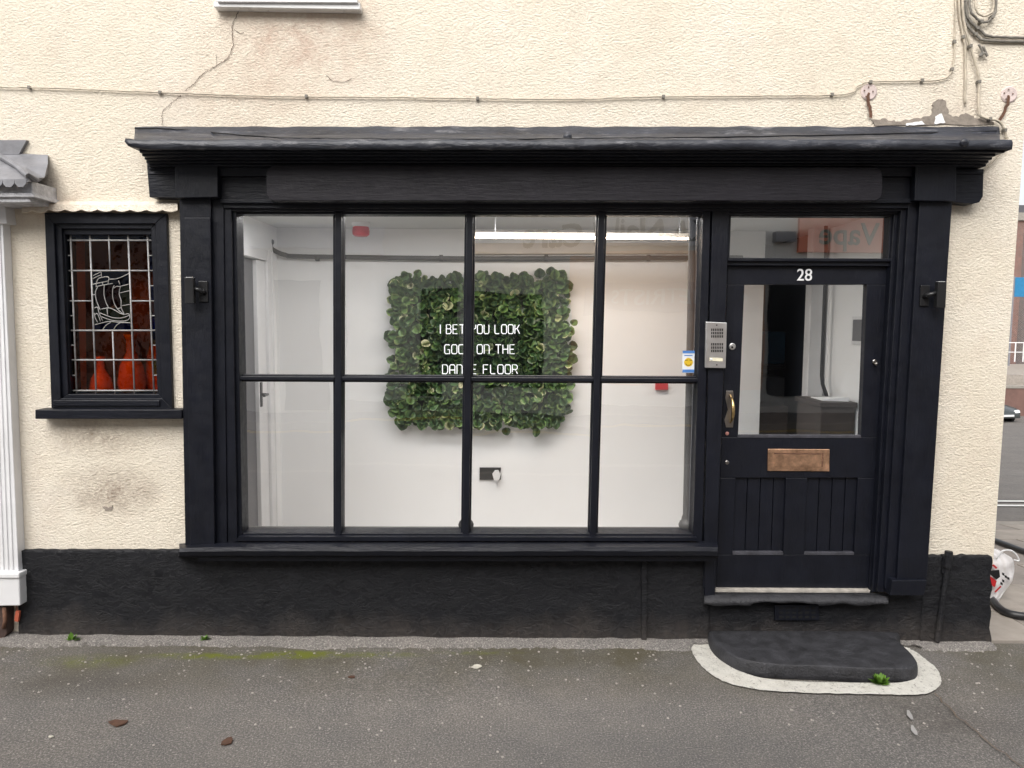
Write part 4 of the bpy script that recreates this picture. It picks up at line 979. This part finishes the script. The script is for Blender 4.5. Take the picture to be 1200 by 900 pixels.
for i in range(1900):
    edge = i < 330
    if edge:
        k = rnd.randint(0, 3); u = rnd.random()
        px, py = [(PX0+u*(PX1-PX0), PY0+rnd.gauss(2, 4)), (PX0+u*(PX1-PX0), PY1+rnd.gauss(-1, 3.5)), (PX0+rnd.gauss(1, 4.5), PY0+u*(PY1-PY0)), (PX1+rnd.gauss(-2, 4.5), PY0+u*(PY1-PY0))][k]
        out = [(0, 1), (0, -1), (-1, .1), (1, .1)][k]; t_ = Vector((out[0]+rnd.gauss(0, .5), -.35, out[1]+rnd.gauss(0, .5)))
    else:
        px = rnd.uniform(PX0, PX1); py = rnd.uniform(PY0, PY1); a = rnd.uniform(0, 6.28); t_ = Vector((math.cos(a), -.5, math.sin(a)-.5))
    Y = BY-.03-rnd.uniform(0, .055)
    v = noise.noise(Vector((px*.045, py*.045, 3)))*.32+rnd.betavariate(2, 3)
    nrm = Vector((rnd.gauss(0, .45), -1, rnd.gauss(.15, .45))).normalized()
    leaf(W(px, py, Y), rnd.uniform(.036, .072), t_, nrm, max(0, min(1, v)))
me = bpy.data.meshes.new('foliage'); off = Vector(LP.location); bmesh.ops.translate(bm, verts=bm.verts, vec=-off); bm.to_mesh(me); bm.free(); me.materials.append(M['leaf'])
fo = bpy.data.objects.new('foliage', me); COL.objects.link(fo); fo.parent = LP
# neon words on a clear acrylic sheet
NE = thing('neon_sign', 'white neon words in three lines on clear acrylic over the leaf panel', 'neon sign', tuple(W(563, 410, BY-.11)))
NYY = BY-.115
MB().prism([(514, 370), (613, 370), (613, 443), (514, 443)], NYY+.010, NYY+.014).build('acrylic_sheet', M['acryl'], NE)
GL = {'I': [[(0, 0), (0, 1)]], 'B': [[(0, 0), (0, 1), (.5, 1), (.62, .85), (.62, .68), (.5, .54), (0, .54)], [(.5, .54), (.66, .4), (.66, .14), (.5, 0), (0, 0)]],
      'E': [[(.6, 1), (0, 1), (0, 0), (.6, 0)], [(0, .5), (.5, .5)]], 'T': [[(-.02, 1), (.72, 1)], [(.35, 1), (.35, 0)]], 'Y': [[(0, 1), (.0, .62), (.35, .45), (.7, .62), (.7, 1)], [(.35, .45), (.35, 0)]],
      'O': [[(.12, 0), (.0, .15), (.0, .85), (.12, 1), (.58, 1), (.7, .85), (.7, .15), (.58, 0), (.12, 0)]], 'U': [[(0, 1), (0, .15), (.12, 0), (.55, 0), (.68, .15), (.68, 1)]],
      'L': [[(0, 1), (0, .12), (.1, 0), (.6, 0)]], 'K': [[(0, 0), (0, 1)], [(.62, 1), (.3, .58), (0, .5)], [(.3, .58), (.66, 0)]], 'G': [[(.66, .95), (.55, 1), (.12, 1), (0, .85), (0, .15), (.12, 0), (.66, 0), (.66, .45), (.4, .45)]],
      'D': [[(0, 0), (0, 1), (.5, 1), (.68, .8), (.68, .2), (.5, 0), (0, 0)]], 'N': [[(0, 0), (0, 1), (.5, 1), (.66, .85), (.66, 0)]], 'H': [[(0, 0), (0, 1)], [(.66, 0), (.66, 1)], [(0, .5), (.66, .5)]],
      'A': [[(0, 0), (0, .85), (.12, 1), (.55, 1), (.66, .85), (.66, 0)], [(0, .42), (.66, .42)]], 'C': [[(.62, 1), (.12, 1), (0, .85), (0, .15), (.12, 0), (.62, 0)]],
      'F': [[(.6, 1), (0, 1), (0, 0)], [(0, .5), (.5, .5)]], 'R': [[(0, 0), (0, 1), (.5, 1), (.64, .85), (.64, .62), (.5, .48), (0, .48)], [(.38, .48), (.66, 0)]]}
WD = {'I': .0, 'T': .7, ' ': .32}
for line, (x0, x1, ya, yb_) in (('I BET YOU LOOK', (516, 609, 380.5, 391)), ('GOOD ON THE', (521, 603.5, 404, 414.5)), ('DANCE FLOOR', (518.5, 606.5, 427.5, 438))):
    tot = sum(WD.get(ch, .67) for ch in line)+.26*(len(line)-1); sc = (x1-x0)/tot; x = x0
    for word in [line]:
        for ch in word:
            if ch != ' ':
                b = MB()
                for st in GL[ch]:
                    b.tube([W(x+p[0]*sc, yb_+(ya-yb_)*p[1], NYY) for p in st], .0030, 6)
                b.build('neon_letter', M['neon'], NE, smooth=False)
            x += (WD.get(ch, .67)+.26)*sc
# socket, alarm, call point
c0 = W(574, 555, BY-.012); SK = thing('double_socket', 'black double socket with a white plug on the back wall', 'socket', tuple(c0))
MB().prism([(562, 548), (587, 548), (587, 562.5), (562, 562.5)], BY-.012, BY).build('socket_plate', M['black_plastic'], SK, bevel=.002)
o = MB().prism([(577, 556), (580, 552), (584, 552), (586, 556), (585.5, 561), (583, 564), (579, 563)], BY-.05, BY-.012).tube([W(582, 562, BY-.03), W(582, 570, BY-.02), W(586, 558, BY-.02), W(588, 548, BY-.01)], .003, 6).build('plug', M['white'], None, bevel=.003)
tag(o, 'white plug with a short lead pushed into the black socket', 'plug')
c0 = W(423, 268, 1.0); AL = thing('fire_alarm', 'red fire alarm sounder hanging below the shop ceiling', 'alarm', tuple(c0))
b = MB(); p = W(423, 272, 1.0); b.lathe((p.x, 1.0, W(423, 266, 1.0).z), (0, 0, -1), [(0, .052), (.03, .056), (.05, .054), (.06, .040), (.062, 0)], 22); b.build('sounder', M['red'], AL, smooth=False, bevel=.004)
b = MB(); zt = W(423, 266, 1.0).z; b.lathe((p.x, 1.0, zt), (0, 0, 1), [(0, .05), (.012, .058), (max(.02, ZC-zt), .058)], 22); b.build('mount', M['white'], AL)
o = MB().prism([(768.5, 449), (783, 449.5), (783, 457), (768.5, 457)], BY-.03, BY).build('call_point', M['red'], None, bevel=.003); tag(o, 'red call point on the white back wall near the right pane', 'call point')
# things seen through the door glass
MB().box(RX-.115, RX-.012, 1.10, 1.20, ZF, ZC).build('white_post', M['white'], RM, bevel=.004)
p0 = W(966, 300, 1.35); p1 = W(962, 448, 1.35)
o = MB().tube([W(968, 250, 1.0), W(968, 310, 1.0), W(966, 360, 1.0), W(963, 440, 1.0), W(964, 450, .99), W(970, 468, .95)], .012, 10).build('drain_pipe', M['black'], None, smooth=True); tag(o, 'thin black pipe bending at its foot, behind the door glass', 'pipe')
CB = thing('storage_chest', 'dark wooden chest standing inside behind the door glass', 'chest', (1.95, .95, ZF))
zt = W(985, 467, .85).z
MB().box(1.90, RX-.01, .62, 1.0, ZF, zt-.03).build('chest_body', M['wood'], CB, bevel=.005); MB().box(1.885, RX-.005, .60, 1.01, zt-.03, zt).build('lid', M['wood'], CB, bevel=.004)
o = MB().loft([[Vector((1.93, .68, zt+.002)), Vector((2.08, .64, zt+.002)), Vector((2.09, .85, zt+.002)), Vector((1.94, .88, zt+.002))], [Vector((1.93, .68, zt+.01)), Vector((2.08, .64, zt+.03)), Vector((2.09, .85, zt+.012)), Vector((1.94, .88, zt+.008))]]).build('papers', M['wallw'], None); tag(o, 'loose white papers lying on the dark chest inside the door', 'papers')
PF = thing('picture_frame', 'small dark framed picture on the wall behind the door glass', 'picture', (RX, .60, W(1010, 385, .7).z))
zc = W(1010, 387, .7).z
MB().box(RX-.018, RX, .52, .70, zc-.085, zc+.085).build('frame', M['white'], PF, bevel=.002); MB().box(RX-.020, RX-.0185, .54, .68, zc-.065, zc+.065).build('picture', M['greydoor'], PF)
BB = MB(); q0 = W(903, 408, 1.9); BB.box(q0.x-.09, q0.x+.10, 1.85, 2.05, q0.z-.12, q0.z+.13); tag(BB.build('storage_box', simple('dull_blue_plastic', (.02, .10, .19), .5), None, bevel=.01), 'dull blue box in the dark hall behind the door glass', 'box')
b = MB(); q0 = W(906, 460, 1.8); b.box(q0.x-.12, q0.x+.09, 1.8, 2.15, ZF, q0.z+.12); tag(b.build('hall_cabinet', M['greydoor'], None, bevel=.01), 'grey cabinet in the dark hall under the blue box', 'cabinet')
tag(MB().box(1.50, 2.0, 1.42, 1.75, ZF, W(900, 476, 1.42).z).build('low_bench', M['wood'], None, bevel=.006), 'low dark bench at the foot of the hall behind the door', 'bench')
tag(MB().box(BX+.0, RX, 1.83, 2.19, W(900, 428, 1.85).z-.03, W(900, 428, 1.85).z).build('wall_shelf', M['wood'], None), 'dark shelf across the end of the hall', 'shelf')

# ================================================================ SIDE STREET, RIGHT EDGE
def onslope(px, py, dz=0):
    d = ray(px, py); Y = 0.0
    for _ in range(60):
        t_ = (slope(Y)-.12+dz-CAM.z)/d.z; Y = Y*.5+(CAM.y+d.y*t_)*.5
    return CAM+d*t_
# hoses
for lab, pts, r in (('upper black hose lying over the side pavement', [(1120, 590), (1150, 612), (1165, 619), (1180, 627), (1205, 640), (1240, 655)], .021),
                    ('lower black hose curving out past the plinth corner', [(1120, 600), (1140, 650), (1153, 680), (1164, 704), (1176, 716), (1192, 721), (1215, 722), (1250, 716)], .022)):
    o = MB().tube([G(x, y, .03)+Vector((0, 0, slope(G(x, y, .03).y))) for x, y in smoothpx(pts, 6)], r, 12).build('hose', M['hose'], None, smooth=True); tag(o, lab, 'hose', 'black hoses on the side pavement')
# carrier bag
c0 = G(1172, 706, .01)
BG = thing('carrier_bag', 'crumpled white carrier bag with red and black print behind the corner', 'bag', tuple(c0)); BG['label'] = 'crumpled white carrier bag with red and black print behind the corner'
YB = c0.y
b = MB(); rnd = random.Random(2); nu, nv = 14, 12; V = []
outl = [(643, 1152, 1168), (655, 1153, 1188), (668, 1153, 1189), (682, 1153, 1186), (692, 1153, 1178), (708, 1153, 1168)]
def edge(y, k):
    for (y0, a0, b0), (y1, a1, b1) in zip(outl, outl[1:]):
        if y0 <= y <= y1: t_ = (y-y0)/(y1-y0); return (a0+(a1-a0)*t_ if k == 0 else b0+(b1-b0)*t_)
for sgn in (1, -1):
    V = []
    for j in range(nv+1):
        y = 643+65*j/nv; r_ = []
        for i in range(nu+1):
            u = i/nu; x = edge(y, 0)+(edge(y, 1)-edge(y, 0))*u; bulge = math.sin(math.pi*u)*.05*min(1, j/3+.2)
            n_ = noise.noise(Vector((u*6, j*.7, sgn)))*.03
            r_.append(b.bm.verts.new(W(x, y, YB+.03-sgn*(bulge)+n_*(0 if i in (0, nu) else 1))))
        V.append(r_)
    for j in range(nv):
        for i in range(nu): b.bm.faces.new((V[j][i], V[j][i+1], V[j+1][i+1], V[j+1][i]))
b.build('bag_body', simple('thin_white_plastic', (.72, .70, .70), .35, .05, 5, .5, 30, .01), BG, smooth=True)
MB().tube([W(x, y, YB-.02) for x, y in smoothpx([(1168, 655), (1174, 646), (1184, 645), (1191, 650), (1194, 657), (1188, 656)], 4)], .005, 6).build('bag_handle', M['white'], BG, smooth=True)
b = MB(); b.ribbon([W(x, y, YB-.055) for x, y in smoothpx([(1158, 664), (1163, 662), (1168, 666)], 4)], .012); b.prism([(1160, 675), (1168, 681), (1166, 688), (1158, 684)], YB-.052, YB-.045); b.ribbon([W(1166, 694, YB-.04), W(1173, 687, YB-.04)], .01); b.build('red_print', M['red'], BG)
b = MB(); b.prism([(1161, 669), (1171, 668), (1172, 676), (1168, 679), (1160, 673)], YB-.056, YB-.05)
for x, y in ((1175, 671), (1178, 674), (1181, 676), (1173, 682), (1175, 679)): b.prism([(x, y), (x+2, y+1), (x+2, y+4), (x, y+3)], YB-.056, YB-.05)
b.build('dark_print', M['inkk'], BG)
# car down the hill
p = onslope(1183, 497); CY = p.y; zg = p.z
def car(nose, loc, rz, lab):
    t_ = thing('parked_car', lab, 'car', loc); t_.rotation_euler.z = rz
    prof = [(-2.1, .35), (-2.15, .75), (-2.0, .98), (-1.75, 1.02), (-1.1, 1.40), (.15, 1.44), (.85, 1.02), (1.75, .88), (2.05, .70), (2.1, .35)]
    L = []
    for yy, k, top_ in ((-.86, .97, 0), (-.80, 1, .0), (0, 1.0, .03), (.80, 1, 0), (.86, .97, 0)):
        inset = .0
        L.append([Vector((x*k, yy*(1 if z < 1.03 else .80), z+(top_ if z > .9 else 0))) for x, z in prof])
    MB().loft(L).build('body', M['carp'], t_, bevel=.05, smooth=True, seg=3, off=(0, 0, 0)).parent = t_
    b = MB()
    for sg in (1, -1):
        b.loft([[Vector((-1.55, sg*.80, 1.06)), Vector((-1.0, sg*.715, 1.35)), Vector((.1, sg*.715, 1.38)), Vector((.62, sg*.80, 1.06))], [Vector((-1.55, sg*.83, 1.06)), Vector((-1.0, sg*.745, 1.35)), Vector((.1, sg*.745, 1.38)), Vector((.62, sg*.83, 1.06))]])
    b.loft([[Vector((.25, -.62, 1.40)), Vector((.25, .62, 1.40)), Vector((.86, .70, 1.07)), Vector((.86, -.70, 1.07))], [Vector((.27, -.62, 1.43)), Vector((.27, .62, 1.43)), Vector((.90, .70, 1.09)), Vector((.90, -.70, 1.09))]])
    b.build('windows', simple('dark_car_glass', (.02, .025, .03), .08, 0, 2, 0), t_, off=(0, 0, 0))
    for x in (-1.3, 1.35):
        for sg in (1, -1):
            wl = MB().lathe((x, sg*.70, .33), (0, sg, 0), [(0, .33), (.19, .33), (.2, .30), (.2, 0)], 24).build('wheel', M['tyre'], t_, off=(0, 0, 0)); MB().lathe((x, sg*.90, .33), (0, sg, 0), [(0, .21), (.01, .2), (.01, 0)], 18).build('rim', M['steel'], wl, off=(0, 0, 0))
    for sg in (1, -1): MB().loft([[Vector((2.0, sg*.45, .62)), Vector((2.0, sg*.80, .64)), Vector((1.9, sg*.82, .80)), Vector((2.0, sg*.45, .76))], [Vector((2.11, sg*.52, .64)), Vector((2.08, sg*.78, .66)), Vector((2.0, sg*.82, .76)), Vector((2.08, sg*.52, .74))]]).build('headlight', M['upvc'], t_, off=(0, 0, 0))
    b = MB(); b.box(2.08, 2.13, -.35, .35, .45, .55); b.build('number_plate', M['white'], t_, off=(0, 0, 0))
car(None, (W(1191, 480, p.y+.2).x-.95, p.y+2.1, zg-.05), R(-78), 'dark grey car parked down the side street, nose just past the corner')
for o in bpy.data.objects:
    if o.parent and o.parent.name.startswith('parked_car'): o.location = (0, 0, 0)
# brick boundary wall and buildings across the side street
def far(px, py, Y): return W(px, py, Y)
yb_ = 60.0
BW = thing('brick_boundary_wall', 'low red brick wall beyond the parked car', 'wall')
a = far(1150, 470, 40); c_ = far(1240, 490, 40)
MB().box(a.x-6, c_.x+8, 40, 40.3, -3.7, far(1190, 455, 40).z).build('brickwork', simple('far_pink_brick', (.15, .085, .07), .85, .2, 2), BW); MB().box(a.x-6, c_.x+8, 39.95, 40.35, far(1190, 455, 40).z, far(1190, 452, 40).z).build('coping', M['kerb'], BW)
struct(MB().box(30, 60, 44, 58, -3.6, far(1190, 437, 46).z).build('pavement', M['slab']))
FB = thing('brick_building', 'brown brick building with a red brick pier across the side street', 'building')
x0 = far(1150, 300, yb_).x; x1 = far(1195, 300, yb_).x; x2 = x1+16; zb = far(1190, 436, yb_).z
MB().box(x0, x1, yb_-.3, yb_+8, zb-2, far(1192, 259, yb_).z).build('brick_pier', M['brick'], FB); MB().box(x1, x2, yb_, yb_+8, zb-2, far(1192, 262, yb_).z).build('wall', M['brickg'], FB)
MB().box(x0-.2, x2, yb_-.5, yb_+8, far(1192, 259, yb_).z, far(1192, 250, yb_).z).build('parapet', M['kerb'], FB)
MB().box(x0-.2, x2, yb_+1, yb_+7, far(1192, 250, yb_).z, far(1192, 238, yb_).z).build('roof', M['roof'], FB)
b = MB()
for k in range(3): b.box(x1+2+k*4, x1+3.4+k*4, yb_-.05, yb_, far(1192, 400, yb_).z, far(1192, 350, yb_).z)
b.build('window', simple('dark_window_glass', (.03, .035, .04), .05), FB)
SG = thing('street_sign', 'blue sign panel on grey posts in front of the brick building', 'sign', tuple(far(1190, 430, 55)))
a = far(1189, 325, 55); c_ = far(1212, 348, 55)
MB().box(a.x, c_.x, 54.9, 55, c_.z, a.z).build('sign_panel', M['blue'], SG)
b = MB(); b.box(a.x-.15, a.x-.02, 54.9, 55.02, far(1190, 440, 55).z, a.z+.1); b.box(c_.x+.02, c_.x+.15, 54.9, 55.02, far(1190, 440, 55).z, a.z+.1); b.build('sign_post', M['greylead'], SG)
RL = thing('railing', 'pale metal railing at the foot of the brick building', 'railing', tuple(far(1188, 430, 50)))
b = MB(); z_0, z_1 = far(1188, 424, 50).z, far(1188, 402, 50).z; xa = far(1180, 410, 50).x
for k in range(8): b.box(xa+k*.6, xa+k*.6+.06, 50, 50.06, z_0, z_1)
b.box(xa, xa+4.3, 50, 50.06, z_1, z_1+.06); b.box(xa, xa+4.3, 50, 50.06, (z_0+z_1)/2, (z_0+z_1)/2+.05); b.build('rails', M['upvc'], RL)

# ================================================================ OPPOSITE SIDE OF THE STREET (seen as reflections in the panes)
OY = -11.0
def opp(name, label, x0, x1, h, mat):
    t_ = thing(name, label, 'building', ((x0+x1)/2, OY, 0), 'shops across the road'); MB().box(x0, x1, OY-6, OY, -.1, h).build('wall', mat, t_); MB().box(x0-.1, x1+.0, OY-6, OY+.15, h+.001, h+.15).build('parapet', M['kerb'], t_)
    for k in range(int((x1-x0)//2.6)):
        xx = x0+1.0+k*2.6; MB().box(xx, xx+1.1, OY, OY+.03, 4.9, 6.3).build('window', simple('dark_window_glass', (.03, .035, .04), .05), t_, bevel=.01)
    return t_
A = opp('shop_building', 'white rendered shop across the road reflected in the left panes', -14, -2.35, 7.5, M['whitef'])
B_ = opp('shop_building', 'peach rendered shop with grey fascia reflected in the right panes', -2.35, 5.3, 7.2, M['whitef'])
C_ = opp('shop_building', 'pale shop with orange red sign reflected in the fanlight', 5.3, 16, 7.5, M['whitef'])
def put(t_, nm, mat, x0, x1, z0, z1, d=.08, bv=.01): return MB().box(x0, x1, OY, OY+d, z0, z1).build(nm, mat, t_, bevel=bv)
dk = simple('dark_shop_window', (.02, .022, .026), .15)
put(A, 'shop_window', dk, -7.6, -5.2, .6, 2.7, .03); put(A, 'door', dk, -4.4, -3.5, .05, 2.4, .04); put(A, 'fascia', M['greyf'], -8.5, -2.7, 3.0, 3.5, .12)
put(B_, 'wall_panel', M['peach'], 1.35, 5.25, .4, 3.2, .02); put(B_, 'fascia', M['greyf'], -.6, 4.4, 3.28, 3.95, .12); put(B_, 'shop_window', dk, -.85, .85, .5, 2.45, .03); put(B_, 'lower_fascia', simple('peach_sign_board', (.72, .40, .24), .7, .05), 1.6, 5.1, 2.05, 2.6, .06)
put(B_, 'door', dk, -1.95, -1.2, .05, 2.3, .03)
text('ARKA Nail Care', .62, M['inkk'], 'sign_lettering', B_, (2.4, OY+.125, 3.40), (R(90), 0, R(180)), ext=.01, bold=.014, sx=.95)
text('OPTOMETRISTS', .36, simple('pale_sign_lettering', (.8, .6, .48), .5), 'sign_lettering', B_, (3.3, OY+.066, 2.2), (R(90), 0, R(180)), ext=.006, bold=.004, sx=1.25)
put(C_, 'fascia', M['orangef'], 5.85, 8.3, 3.36, 4.06, .1); text('Vape', .60, M['darkgrn'], 'sign_lettering', C_, (6.85, OY+.105, 3.52), (R(90), 0, R(180)), ext=.01, bold=.006)
put(C_, 'shop_window', dk, 5.32, 6.15, .35, 2.75, .03); put(C_, 'shop_window', dk, 7.4, 9.2, .5, 2.6, .03); put(C_, 'vent_box', M['greylead'], 4.75+.6, 5.75, 3.55, 3.75, .2)
